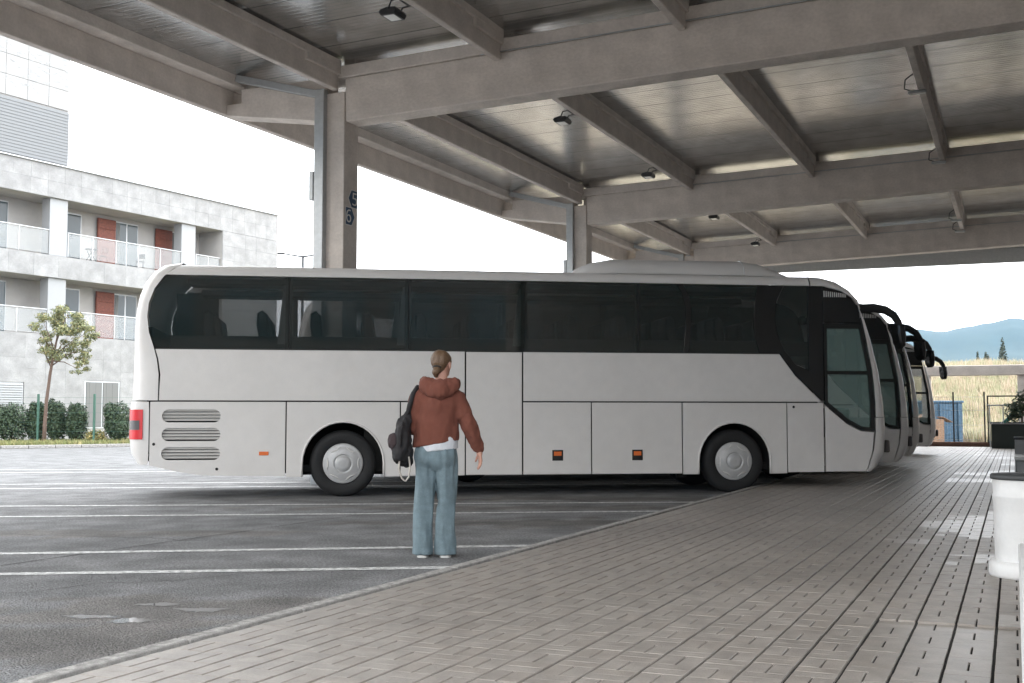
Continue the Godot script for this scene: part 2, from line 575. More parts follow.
func make_platform() -> void:
	var pv := setting("platform_pavement", P1, YAW)
	# in the frame of the platform: x = t, z = -u
	var st := begin()
	cbox(st, Vector3(10.57, 0.043, -4.15), Vector3(6.46, 0.086, 49.1), 0.0)
	cbox(st, Vector3(7.30, 0.015, -4.15), Vector3(0.078, 0.030, 49.0), 0.0)
	obj(st, "paving_bed", M.bed, pv)
	# kerb stones
	var kerb := setting("kerb", P1, YAW)
	rng.seed = 3
	var km := []
	for k in 3:
		st = begin()
		cbox(st, Vector3.ZERO, Vector3(0.085, 0.25, 0.992), 0.006)
		km.append(done(st))
	var u := -20.0
	while u < 28.0:
		var o := put(km[rng.randi() % 3], "kerb_stone", M.kerb, kerb, Vector3(7.245 + rng.randf_range(-0.003, 0.003), PH - 0.125 + 0.002 + rng.randf_range(-0.003, 0.003), -(u + 0.5)))
		o.rotation.y = rng.randf_range(-0.004, 0.004)
		u += 1.0
	# pavers in basket weave, 0.2 m blocks of two
	var mesh_l := boxmesh(Vector3(0.0885, 0.06, 0.1985), 0.0025)
	var mesh_t := boxmesh(Vector3(0.187, 0.06, 0.0988), 0.0025)
	var all := []
	var tone := FastNoiseLite.new(); tone.seed = 31; tone.frequency = 0.35; tone.fractal_octaves = 3
	for i in 20:
		var shift := rng.randf_range(-0.0015, 0.0015)
		for j in range(-100, 142):
			var t := 7.34 + 0.2 * i + 0.1 + shift
			var uu := j * 0.2 + 0.1
			var along: bool = (i + j) % 2 == 0
			for k in 2:
				var off := (k - 0.5) * 0.1
				var p := Vector3(t + (off * 0.97 if along else 0.0), 0, -(uu + (0.0 if along else off)))
				var y := PH - 0.03 + rng.randf_range(-0.001, 0.001)
				# settled patch by the bench
				if i >= 15 and uu < -10.95 and uu > -12.7:
					y -= 0.011 * smoothstep(-12.7, -11.0, uu)
				p.y = y
				var tilt := Vector3(rng.randf_range(-0.002, 0.002), rng.randf_range(-0.006, 0.006), rng.randf_range(-0.003, 0.003))
				var f := 1.0 + tone.get_noise_2d(p.x, p.z) * 0.2 + rng.randf_range(-0.04, 0.04)
				var s := seen(pv.transform * p)
				var size := 0.0
				if s.z > 0.5 and s.x > -20 and s.x < 1044 and s.y < 700:
					size = 1.0 / s.z
				# worn smooth where people walk: patches along the inner edge
				var worn: bool = t > 9.9 and tone.get_noise_2d(t * 1.2 + 30.0, uu * 0.9) * 1.4 + (0.5 if uu < -10.9 and i >= 15 else 0.0) + (0.35 if absf(uu + 2.4) < 1.1 else 0.0) + (0.35 if absf(uu - 6.0) < 2.5 else 0.0) + rng.randf_range(-0.12, 0.12) + (t - 10.4) * 0.25 > 0.36
				all.append([size, p, tilt, f, along, rng.randi() % 4, worn])
	var order := range(all.size())
	order.sort_custom(func(a, b): return all[a][0] > all[b][0])
	for n in 300:
		var q: Array = all[order[n]]
		var o := put(mesh_l if q[4] else mesh_t, "paver", (M.pav_gloss if q[6] else M.pav)[q[5]], pv, q[1])
		o.rotation = q[2]
	for kk in 4:
		var kind := kk % 2 == 0
		var rest := []
		for n in range(300, order.size()):
			if all[order[n]][4] == kind and all[order[n]][6] == (kk > 1):
				rest.append(all[order[n]])
		var mm := MultiMesh.new()
		mm.transform_format = MultiMesh.TRANSFORM_3D
		mm.use_colors = true
		mm.mesh = mesh_l if kind else mesh_t
		mm.instance_count = rest.size()
		var pal := [Vector3(0.385, 0.348, 0.313), Vector3(0.366, 0.329, 0.297), Vector3(0.40, 0.361, 0.326), Vector3(0.38, 0.338, 0.301)]
		for n in rest.size():
			var q: Array = rest[n]
			mm.set_instance_transform(n, Transform3D(Basis.from_euler(q[2]), q[1]))
			var c: Vector3 = pal[q[5]] * float(q[3])
			mm.set_instance_color(n, Color(c.x, c.y, c.z))
		var mi := MultiMeshInstance3D.new()
		mi.multimesh = mm
		mi.material_override = M.paver_mass_gloss if kk > 1 else M.paver_mass
		mi.name = "pavers"
		pv.add_child(mi, true)
		mi.set_meta("kind", "stuff")

# ---------- canopy
func by(u: float, t: float) -> float:      # underside of the cross beams
	return 6.48 + 0.0085 * u + 0.026 * t

const COLS := [-25.0, -12.5, 0.0, 12.75, 24.6]

func make_canopy() -> void:
	var cp := thing("station_canopy", "long concrete canopy roof with beams and metal ceiling over the parked coaches", "canopy", P1, YAW)
	# local: x = t, y, z = -u
	for ci in COLS.size():
		var u: float = COLS[ci]
		if u < -20.0:
			continue
		# column with chamfered corners, and one out of view under the inner end of the beam
		for t in [0.0, 13.7]:
			var st := begin()
			cbox(st, Vector3(t, (by(u, t) + 0.55) * 0.5 - 0.1, -u), Vector3(0.385, by(u, t) + 0.75, 0.48), 0.012)
			obj(st, "column", M.concrete, cp)
		# cross beam: web and wider top band
		var st2 := begin()
		bar(st2, Vector3(0.2, by(u, 0.2), -u), Vector3(15.6, by(u, 15.6), -u), 0.44, 0.80, 0.02)
		bar(st2, Vector3(-0.3, by(u, -0.3) + 0.802, -u), Vector3(15.6, by(u, 15.6) + 0.802, -u), 0.52, 0.22, 0.012)
		var bm := obj(st2, "cross_beam", M.concrete, cp)
		# cantilever with a rising underside
		st2 = begin()
		var y0 := by(u, 0)
		prism(st2, [Vector2(-0.22, y0 + 0.06), Vector2(-0.22, y0 + 0.86), Vector2(-2.1, y0 + 0.86), Vector2(-2.1, y0 + 0.60), Vector2(-2.5, y0 + 0.60), Vector2(-2.5, y0 + 0.43), Vector2(-2.42, y0 + 0.39)], -u - 0.20, -u + 0.20, 0.012)
		obj(st2, "cantilever_bracket", M.concrete, cp)
		# small conduit under the top band
		st2 = begin(true)
		tube(st2, [Vector3(2.9, by(u, 2.9) + 0.79, -u + 0.275), Vector3(9.6, by(u, 9.6) + 0.79, -u + 0.275), Vector3(15.0, by(u, 15.0) + 0.79, -u + 0.275)], [0.012], 6)
		obj(st2, "conduit", M.galv, bm)
		# rain pipe: box section down the column and arm to the gutter
		st2 = begin()
		cbox(st2, Vector3(-0.272, (y0 + 0.62) * 0.5, -u + 0.285), Vector3(0.20, y0 + 0.62, 0.14), 0.01)
		bar(st2, Vector3(-0.36, y0 + 0.48, -u + 0.285), Vector3(-2.14, y0 + 0.98, -u + 0.285), 0.14, 0.13, 0.008)
		var pipe := obj(st2, "rain_pipe", M.galv, cp)
		st2 = begin()
		cbox(st2, Vector3(-0.422, 5.35, -u + 0.285), Vector3(0.09, 0.52, 0.16), 0.008)
		obj(st2, "junction_box", M.galv, pipe)
		# purlins of the bay beyond this beam
		if ci < COLS.size():
			var u1: float = COLS[ci + 1] if ci + 1 < COLS.size() else u + 3.9
			for k in 5:
				var t: float = 3.2 * k
				var a := Vector3(t, by(u, t) + 0.63 + (0.02 if k else -0.04), -(u + 0.235))
				var b := Vector3(t, by(u1, t) + 0.63 + (0.02 if k else -0.04), -(u1 - 0.235))
				st2 = begin()
				bar(st2, a, b, 0.13, 0.46, 0.015)
				bar(st2, a + Vector3(0, 0.40, 0), b + Vector3(0, 0.40, 0), 0.24, 0.14, 0.01)
				var dz := (b - a).normalized() * 1.1
				bar(st2, a + Vector3(0, 0.27, 0), a + Vector3(0, 0.27, 0) + dz, 0.235, 0.14, 0.01)
				bar(st2, b + Vector3(0, 0.27, 0) - dz, b + Vector3(0, 0.27, 0), 0.235, 0.14, 0.01)
				obj(st2, "purlin", M.concrete, cp)
	for k in 5:
		var t: float = 3.2 * k
		var sq := begin()
		var a := Vector3(t, by(-17.0, t) + 0.65, 17.0)
		var b := Vector3(t, by(-12.75, t) + 0.65, 12.735)
		bar(sq, a, b, 0.13, 0.46, 0.015)
		bar(sq, a + Vector3(0, 0.40, 0), b + Vector3(0, 0.40, 0), 0.24, 0.14, 0.01)
		obj(sq, "purlin", M.concrete, cp)
	# gutter beam along the open side: lower web and thicker upper part
	for ci in COLS.size():
		var u0: float = maxf(COLS[ci], -17.0)
		var u1: float = COLS[ci + 1] if ci + 1 < COLS.size() else u0 + 3.9
		var st3 := begin()
		var ya := by(u0, -2.4) + 0.47
		var yb := by(u1, -2.4) + 0.47
		bar(st3, Vector3(-2.50, ya, -(u0 + 0.004)), Vector3(-2.50, yb, -(u1 - 0.004)), 0.14, 0.50, 0.012)
		bar(st3, Vector3(-2.36, ya + 0.502, -(u0 + 0.012)), Vector3(-2.36, yb + 0.502, -(u1 - 0.012)), 0.44, 0.44, 0.012)
		obj(st3, "gutter_beam", M.concrete, cp)
	# end fascia, beyond the last beam
	var ue := 24.6 + 3.95
	var st4 := begin()
	bar(st4, Vector3(-2.6, 6.98, -ue), Vector3(15.6, 6.90, -ue), 0.16, 0.55, 0.01)
	obj(st4, "end_fascia", M.galv, cp)
	st4 = begin()
	bar(st4, Vector3(-2.6, 7.54, -ue), Vector3(15.6, 7.46, -ue), 0.20, 0.12, 0.01)
	obj(st4, "flashing", M.white_paint, cp)
	st4 = begin()
	bar(st4, Vector3(-2.6, 7.665, -ue), Vector3(15.6, 7.585, -ue), 0.16, 0.5, 0.0)
	obj(st4, "end_fascia", M.galv, cp)
	# ceiling panels, 1.06 m wide, with fine ribs
	var u := -17.0
	while u < ue - 0.2:
		var st5 := begin()
		var yo := 1.165
		var un := minf(u + 1.056, ue - 0.1)
		for r in 8:
			var ua := lerpf(u, un, r / 8.0)
			var ub := lerpf(u, un, (r + 1) / 8.0)
			var um := lerpf(ua, ub, 0.86)
			# wide flat rib and a narrow shallow groove
			for q in [[ua, um, 0.0, 0.0], [um, lerpf(um, ub, 0.4), 0.0, 0.0018], [lerpf(um, ub, 0.4), ub, 0.0018, 0.0]]:
				var pts := []
				for e in [[q[0], q[2]], [q[1], q[3]]]:
					for t in [-2.3, 15.9]:
						pts.append(Vector3(t, by(e[0], t) + yo + e[1], -e[0]))
				quad(st5, pts[0], pts[2], pts[3], pts[1])
		# upper skin and edges
		var a := Vector3(-2.3, by(u, -2.3) + yo + 0.008, -u)
		var b := Vector3(15.9, by(u, 15.9) + yo + 0.008, -u)
		var c := Vector3(-2.3, by(un, -2.3) + yo + 0.008, -un)
		var d := Vector3(15.9, by(un, 15.9) + yo + 0.008, -un)
		var up := Vector3(0, 0.08, 0)
		quad(st5, a + up, b + up, d + up, c + up)
		quad(st5, a, a + up, c + up, c)
		quad(st5, b, d, d + up, b + up)
		quad(st5, a, b, b + up, a + up)
		quad(st5, c, c + up, d + up, d)
		obj(st5, "ceiling_panel", M.roof, cp)
		u = un + 0.018

func number_signs() -> void:
	# two painted arrow plates, on the face that looks to the platform (t = +0.1925)
	var f := SystemFont.new()
	f.font_names = PackedStringArray(["Droid Sans"])
	for k in 2:
		var y: float = 5.13 if k == 0 else 4.80
		var sg := 1.0 if k == 0 else -1.0     # 5 points back along the platform, 6 onwards
		var off: float = 0.10 if k == 0 else -0.06
		# plate drawn in x = along the wall seen from the platform side (x = u), y up
		var sign := thing("number_sign", "blue arrow sign reading 5, pointing away from the 6 below it" if k == 0 else "blue arrow sign reading 6, painted below the 5", "sign", P1 + Vector3(0, y, 0), YAW)
		var xf := Transform3D(Basis(Vector3(0, 0, -1), Vector3.UP, Vector3(1, 0, 0)), Vector3(0.1935, 0, -off))
		var shape := []
		for p in [[-0.20, 0.0], [-0.09, -0.17], [0.12, -0.17], [0.12, 0.17], [-0.09, 0.17]]:
			shape.append(Vector2(p[0] * sg, p[1]))
		var st := begin()
		prism(st, shape, 0.0, 0.003, 0.0, xf)
		obj(st, "border", M.sign_white, sign)
		var sm := []
		for p in shape:
			sm.append(Vector2(p.x * 0.90 + 0.0, p.y * 0.90))
		st = begin()
		prism(st, sm, 0.003, 0.006, 0.0, xf)
		obj(st, "sign_face", M.sign_blue, sign)
		var tm := TextMesh.new()
		tm.text = "5" if k == 0 else "6"
		tm.font = f
		tm.font_size = 96
		tm.pixel_size = 0.0033
		tm.depth = 0.004
		var d := put(tm, "digit", M.sign_white, sign)
		d.transform = xf * Transform3D(Basis.IDENTITY.scaled(Vector3(1.15, 1.0, 1.0)), Vector3(0.02 * sg, 0.0, 0.008))

func make_floodlights() -> void:
	var spots := [[-3.35, 3.02, 7.06, "black floodlight under the ceiling before the first cross beam"], [3.52, 3.02, 7.13, "black floodlight on the girder between the two numbered bays"], [9.42, 3.02, 7.17, "black floodlight just before the second cross beam"], [16.23, 3.02, 7.22, "small black floodlight beyond the second cross beam"], [22.3, 3.02, 7.25, "small black floodlight close to the third cross beam"]]
	for s in spots:
		var o := thing("floodlight", s[3], "floodlight", W(s[0], s[1], s[2]), YAW, "floodlights under the canopy")
		var st := begin()
		prism(st, [Vector2(-0.24, -0.02), Vector2(-0.20, -0.07), Vector2(0.02, -0.07), Vector2(0.05, -0.02), Vector2(0.03, 0.03), Vector2(-0.10, 0.045), Vector2(-0.21, 0.02)], -0.16, 0.16, 0.01)
		obj(st, "housing", M.dark_metal, o)
		st = begin()
		cbox(st, Vector3(-0.09, -0.074, 0), Vector3(0.17, 0.006, 0.24), 0.002)
		obj(st, "lens", M.white_lens, o)
		st = begin(true)
		tube(st, [Vector3(-0.07, 0.0, 0.165), Vector3(-0.02, 0.12, 0.165), Vector3(0.10, 0.13, 0.165)], [0.012], 6)
		tube(st, [Vector3(-0.07, 0.0, -0.165), Vector3(-0.02, 0.12, -0.165), Vector3(0.10, 0.13, -0.165)], [0.012], 6)
		tube(st, [Vector3(0.09, 0.13, -0.17), Vector3(0.09, 0.13, 0.17)], [0.012], 6)
		obj(st, "bracket", M.dark_metal, o)
	var tubes := [[5.1, 9.5, "slim tube lamp on an arm below the ceiling in the middle bay"], [12.0, 9.5, "slim tube lamp on an arm touching the second cross beam"], [21.6, 9.5, "pale tube lamp in the last bay near the second beam"], [24.1, 9.5, "pale tube lamp in the last bay near the third beam"]]
	for s in tubes:
		var y := by(s[0], s[1]) + 0.70
		var o := thing("tube_lamp", s[2], "lamp", W(s[0], s[1] - 0.02, y), YAW, "tube lamps on the girder")
		var st := begin(true)
		tube(st, [Vector3(0.0, 0.25, 0.02), Vector3(-0.16, 0.14, 0.02), Vector3(-0.18, -0.03, 0.0), Vector3(-0.06, -0.08, 0)], [0.014], 6)
		obj(st, "arm", M.dark_metal, o)
		st = begin()
		cbox(st, Vector3(0.05, -0.11, 0), Vector3(0.34, 0.06, 0.12), 0.02)
		obj(st, "housing", M.galv, o)
		st = begin()
		cbox(st, Vector3(0.05, -0.146, 0), Vector3(0.30, 0.012, 0.08), 0.004)
		obj(st, "lens", M.white_lens, o)

# ---------- coach. Local: x forward from the rear axle, y up, z towards the door side; the door side lies at z = 0, the other at z = -BW
func arch(cx: float, r: float, y0: float) -> Array:
	var a := []
	a.append(Vector2(cx - r, y0))
	for k in 19:
		var q := PI - PI * k / 18.0
		a.append(Vector2(cx + cos(q) * r, 0.50 + sin(q) * r * 1.03))
	a.append(Vector2(cx + r, y0))
	return a

func V(a: Array) -> Array:
	var o := []
	for i in range(0, a.size(), 2):
		o.append(Vector2(a[i], a[i + 1]))
	return o

# superelliptic corner from a side point S (at z = zs) to the centre-line point C, both (s, h)
func corner_row(S: Vector2, C: Vector2, zin: float, e: float, n: int, from := 0.0, to := 1.0, out := 0.0) -> Array:
	var row := []
	for k in n + 1:
		var ph := lerpf(from, to, float(k) / n) * PI * 0.5
		var u := pow(maxf(sin(ph), 0.0), 2.0 / e)
		var v := 1.0 - pow(maxf(cos(ph), 0.0), 2.0 / e)
		var p := Vector3(lerpf(S.x, C.x, u), lerpf(S.y, C.y, u), lerpf(-zin, -BW * 0.5, v))
		if out > 0.0:
			var nrm := Vector3(cos(ph) * 0.0 + u * signf(C.x - S.x), 0, 1.0 - v).normalized()
			p += nrm * out
		row.append(p)
	return row

func both(row: Array) -> Array:
	var r := row.duplicate()
	for k in range(row.size() - 2, -1, -1):
		var p: Vector3 = row[k]
		r.append(Vector3(p.x, p.y, -BW - p.z))
	return r

func zin(h: float) -> float:
	return 0.0 if h < 3.15 else 0.34 * (1.0 - sqrt(maxf(0.0, 1.0 - pow((h - 3.15) / 0.40, 2.0))))

func coach_side(bus: Node3D, far: bool) -> void:
	var f := func(d: float) -> float: return -BW - d if far else d   # depth outwards from the side plane
	var panel := func(pts: Array, called: String, m: Material, d0 := -0.04, d1 := 0.0, bev := 0.006) -> MeshInstance3D:
		var st := begin()
		prism(st, pts, f.call(d0), f.call(d1), bev)
		return obj(st, called, m, bus)
	# white panels above the belt
	panel.call(V([-2.72, 1.445, 1.82, 1.445, 1.82, 2.205, -2.785, 2.205, -2.74, 2.06, -2.705, 1.83]), "side_panel", M.bus_white)
	panel.call(V([2.735, 1.445, 7.595, 1.445, 7.15, 1.865, 6.895, 2.205, 2.735, 2.205]), "side_panel", M.bus_white)
	panel.call(V([1.845, 0.315, 2.71, 0.315, 2.71, 2.2, 1.845, 2.2]), "middle_door", M.bus_white)
	# engine flap with three slots: strips between the slots and pieces with round ends beside them
	var st := begin()
	var rows := [[0.565, 0.755], [0.845, 1.035], [1.12, 1.31]]
	prism(st, V([-2.84, 0.49, -2.4, 0.385, -2.05, 0.335, -0.88, 0.315, -0.88, 0.545, -2.84, 0.545]), f.call(-0.04), f.call(0.0))
	var y := 0.545
	for r in rows:
		var a: float = 0.5 * (r[1] - r[0])
		var yc: float = 0.5 * (r[0] + r[1])
		prism(st, rect(-2.84, y, -0.88, r[0]), f.call(-0.04), f.call(0.0))
		var l := [Vector2(-2.84, r[0]), Vector2(-2.575, r[0])]
		var rr := [Vector2(-0.88, r[1]), Vector2(-1.92, r[1])]
		for k in 13:
			var q := -PI / 2 - PI * k / 12.0
			l.append(Vector2(-2.575 + cos(q) * a, yc + sin(q) * a))
			var q2 := PI / 2 - PI * k / 12.0
			rr.append(Vector2(-1.92 + cos(q2) * a, yc + sin(q2) * a))
		l.append(Vector2(-2.84, r[1]))
		rr.append(Vector2(-0.88, r[0]))
		prism(st, l, f.call(-0.04), f.call(0.0))
		prism(st, rr, f.call(-0.04), f.call(0.0))
		y = r[1]
	prism(st, rect(-2.84, y, -0.88, 1.425), f.call(-0.04), f.call(0.0))
	var flap := obj(st, "engine_flap", M.bus_white, bus)
	for r in rows:
		for k in 4:
			st = begin()
			var yy: float = r[0] + 0.022 + k * 0.046
			var sgn := -1.0 if far else 1.0
			var z0: float = f.call(-0.020)
			prism(st, [Vector2(0, 0), Vector2(0.012 * sgn, 0.004), Vector2(-0.030 * sgn, 0.040), Vector2(-0.036 * sgn, 0.036)], 0.0, 0.84, 0.0, Transform3D(Basis(Vector3(0, 0, 1), Vector3.UP, Vector3(-1, 0, 0)), Vector3(-1.825, yy, z0)))
			obj(st, "slat", M.slat, flap)
	# hatches and wheel-arch panels
	panel.call([Vector2(-0.86, 0.305)] + arch(-0.02, 0.60, 0.30) + V([0.83, 0.305, 0.83, 1.425, -0.86, 1.425]), "arch_panel", M.bus_white)
	panel.call([Vector2(5.285, 0.30)] + arch(6.13, 0.585, 0.30) + V([7.0, 0.305, 7.0, 1.425, 5.285, 1.425]), "arch_panel", M.bus_white)
	panel.call(rect(0.848, 0.31, 1.825, 1.425), "luggage_hatch", M.bus_white)
	for q in [[2.735, 3.80, 3.27], [3.82, 5.265, 4.54]]:
		var h = panel.call(rect(q[0], 0.315, q[1], 1.425), "luggage_hatch", M.bus_white)
		st = begin()
		prism(st, rect(q[2] - 0.085, 0.525, q[2] + 0.085, 0.69), f.call(-0.004), f.call(0.006), 0.004)
		var hd := obj(st, "latch", M.bus_frame, h)
		st = begin()
		prism(st, rect(q[2] - 0.06, 0.60, q[2] + 0.06, 0.665), f.call(0.0062), f.call(0.011), 0.003)
		obj(st, "reflector", M.orange_lens, hd)
	panel.call(rect(7.02, 0.32, 7.625, 1.425), "side_hatch", M.bus_white)
	for q in [[-1.87, 0.43], [-2.78, 0.80], [1.15, 0.42], [1.6, 0.42], [7.12, 1.36], [8.58, 0.80]]:
		if q[0] > 8.0 or far:
			continue
		st = begin(true)
		lathe(st, V([0.022, 0.0, 0.020, 0.005, 0.0, 0.006]), 14, Transform3D(Basis(Vector3.RIGHT, Vector3(0, 0, 1), Vector3(0, -1, 0)), Vector3(q[0], q[1], 0.001)))
		obj(st, "lock", M.bus_frame, bus)
	st = begin()
	prism(st, rect(-1.26, 0.63, -1.12, 0.685), f.call(0.001), f.call(0.010), 0.003)
	obj(st, "marker_light", M.orange_lens, bus)
	for c in [[-0.02, 0.60], [6.13, 0.585]]:
		st = begin(true)
		var pts := []
		for p in arch(c[0], c[1] + 0.012, 0.305):
			pts.append(Vector3(p.x, p.y, f.call(-0.004)))
		tube(st, pts, [0.017], 8)
		obj(st, "arch_lip", M.bus_white, bus)
		# liner of the wheel housing
		st = begin(true)
		var g := []
		for p in arch(c[0], c[1] + 0.03, 0.32):
			g.append([Vector3(p.x, p.y, f.call(-0.05)), Vector3(p.x, p.y, f.call(-0.75))])
		gridsurf(st, g)
		prism(st, rect(c[0] - 0.68, 0.30, c[0] + 0.68, 1.2), f.call(-0.78), f.call(-0.75))
		obj(st, "wheel_housing", M.bus_under, bus)
	# dark wall behind the panels, so that the joints are deep
	st = begin()
	prism(st, V([-2.83, 0.56, -2.0, 0.36, -0.66, 0.36]) + arch(-0.02, 0.62, 0.36) + [Vector2(0.7, 0.36), Vector2(5.48, 0.36)] + arch(6.13, 0.605, 0.36) + V([6.8, 0.36, 7.62, 0.36, 7.62, 1.38, 7.1, 1.85, 6.85, 2.19, -2.76, 2.19, -2.7, 1.85, -2.83, 1.45]), f.call(-0.11), f.call(-0.075))
	obj(st, "side_frame", M.bus_frame, bus)
	# glazing
	var panes := [
		V([-0.858, 2.225, -0.858, 3.30, -2.645, 3.30, -2.785, 3.10, -2.862, 2.89, -2.885, 2.69, -2.855, 2.45, -2.785, 2.225]),
		rect(-0.842, 2.225, 0.942, 3.31), rect(0.958, 2.225, 2.742, 3.31), rect(2.758, 2.225, 4.555, 3.31),
		V([4.585, 2.225, 5.29, 2.225, 5.335, 2.55, 5.345, 2.93, 5.28, 3.18, 5.19, 3.31, 4.585, 3.31]),
		V([5.40, 2.225, 6.56, 2.225, 6.49, 2.45, 6.465, 2.75, 6.49, 3.05, 6.53, 3.31, 5.32, 3.31, 5.41, 3.12, 5.455, 2.93, 5.445, 2.55]),
		V([7.385, 1.96, 7.385, 3.31, 6.99, 3.31, 6.88, 3.08, 6.835, 2.78, 6.875, 2.52, 6.99, 2.28, 7.17, 2.05])]
	if far:
		panel.call(rect(-2.8, 2.2, -2.11, 3.27), "rear_lining", M.bus_frame, -0.16, -0.12, 0.0)
		panes[0] = rect(-2.12, 2.225, -0.858, 3.31)
		panel.call(V([-2.13, 2.222, -2.13, 3.31, -2.645, 3.31, -2.785, 3.10, -2.862, 2.89, -2.885, 2.69, -2.855, 2.45, -2.785, 2.222]), "window_pillar", M.bus_black, -0.05, -0.008, 0.002)
	for p in panes:
		var st2 := begin()
		prism(st2, p, f.call(-0.022), f.call(-0.012))
		obj(st2, "window_pane", M.tint, bus)
	# opaque black parts of the glazing
	panel.call(V([5.30, 2.222, 5.392, 2.222, 5.437, 2.55, 5.447, 2.93, 5.402, 3.12, 5.312, 3.312, 5.20, 3.312, 5.288, 3.18, 5.353, 2.93, 5.343, 2.55]), "window_pillar", M.bus_black, -0.05, -0.008, 0.002)
	panel.call(V([6.57, 2.222, 6.905, 2.222, 7.16, 1.885, 7.61, 1.46, 7.64, 1.46, 7.64, 3.312, 7.393, 3.312, 7.393, 1.95, 7.165, 2.04, 6.98, 2.275, 6.865, 2.52, 6.825, 2.78, 6.87, 3.08, 6.98, 3.312, 6.54, 3.312, 6.50, 3.05, 6.475, 2.75, 6.50, 2.45]), "window_pillar", M.bus_black, -0.05, -0.008, 0.002)
	for s in [-0.85, 0.95, 2.75, 4.57]:
		panel.call(rect(s - 0.05, 2.21, s + 0.05, 3.31), "window_post", M.bus_frame, -0.07, -0.026, 0.0)
	panel.call(rect(-2.78, 2.207, 6.9, 2.222), "window_seal", M.bus_frame, -0.04, -0.006, 0.0)
	# black head panel with an air vent, and the door
	var head = panel.call(V([7.65, 2.725, 8.295, 2.725, 8.235, 3.0, 8.13, 3.135, 7.96, 3.235, 7.65, 3.31]), "head_panel", M.bus_black, -0.05, -0.006, 0.004)
	for k in 11:
		st = begin()
		var s := 7.66 + k * 0.036
		prism(st, rect(s, 3.14, s + 0.018, 3.24 - k * 0.004), f.call(-0.005), f.call(0.001), 0.0)
		obj(st, "vent_slat", M.slat, head)
	var door_out := V([7.655, 2.715, 8.295, 2.715, 8.37, 2.35, 8.455, 1.96, 8.50, 1.42, 8.50, 0.975, 8.27, 0.99, 8.02, 1.115, 7.655, 1.41])
	# frame bars between the outline and the panes
	var door := Node3D.new()
	door.name = "front_door"
	bus.add_child(door, true)
	var dp := func(pts: Array, called: String, m: Material, d0: float, d1: float, bev: float) -> void:
		var s5 := begin()
		prism(s5, pts, f.call(d0), f.call(d1), bev)
		obj(s5, called, m, door)
	var gl := V([7.705, 2.63, 8.255, 2.63, 8.31, 2.35, 8.385, 1.96, 8.425, 1.42, 8.42, 1.03, 8.27, 1.05, 8.05, 1.165, 7.705, 1.44])
	for k in 9:
		var l := (k + 1) % 9
		dp.call([door_out[k], door_out[l], gl[l], gl[k]], "door_frame", M.bus_black, -0.045, -0.004, 0.0)
	dp.call(rect(7.706, 1.885, 8.39, 1.945), "door_rail", M.bus_black, -0.04, -0.006, 0.0)
	dp.call(V([7.706, 1.946, 8.385, 1.946, 8.309, 2.35, 8.254, 2.629, 7.706, 2.629]), "window_pane", M.door_glass, -0.026, -0.016, 0.0)
	dp.call(V([7.706, 1.44, 8.05, 1.166, 8.27, 1.051, 8.419, 1.031, 8.424, 1.42, 8.39, 1.884, 7.706, 1.884]), "window_pane", M.door_glass, -0.026, -0.016, 0.0)
	dp.call(V([7.655, 0.325, 8.30, 0.325, 8.36, 0.375, 8.45, 0.65, 8.485, 0.955, 8.26, 0.97, 8.01, 1.095, 7.655, 1.385]), "door_panel", M.bus_white, -0.04, 0.0, 0.005)
	# mirror on its curved arm
	var sg := -1.0 if far else 1.0
	st = begin(true)
	var zr: float = f.call(-0.10)
	tube(st, [Vector3(8.24, 2.955, zr), Vector3(8.34, 2.965, zr), Vector3(8.55, 2.98, zr + 0.03 * sg), Vector3(8.73, 2.945, zr + 0.07 * sg), Vector3(8.86, 2.86, zr + 0.10 * sg), Vector3(8.93, 2.74, zr + 0.12 * sg), Vector3(8.95, 2.66, zr + 0.12 * sg)], [0.075, 0.078, 0.074, 0.070, 0.066, 0.06, 0.055], 12)
	var arm := obj(st, "mirror_arm", M.bus_frame, bus)
	st = begin()
	prism(st, V([8.87, 2.70, 8.995, 2.70, 9.015, 2.5, 9.0, 2.36, 8.95, 2.32, 8.90, 2.40, 8.875, 2.55]), zr - 0.02 * sg, zr + 0.24 * sg, 0.03)
	obj(st, "mirror_head", M.bus_black, arm)
	# curtains beside the posts and luggage rack
	for s in [-0.85, 0.95, 2.75]:
		st = begin()
		prism(st, V([s - 0.17, 2.3, s - 0.02, 2.3, s - 0.02, 3.25, s - 0.08, 3.25]), f.call(-0.14), f.call(-0.11), 0.0)
		obj(st, "curtain", M.curtain, bus)
	st = begin()
	var za: float = f.call(-0.10)
	var zb: float = f.call(-0.62)
	cbox(st, Vector3(2.3, 3.24, (za + zb) * 0.5), Vector3(9.3, 0.10, absf(zb - za)), 0.02)
	cbox(st, Vector3(2.6, 2.30, f.call(-0.15)), Vector3(10.4, 0.24, 0.05), 0.01)
	obj(st, "luggage_rack", M.interior, bus)

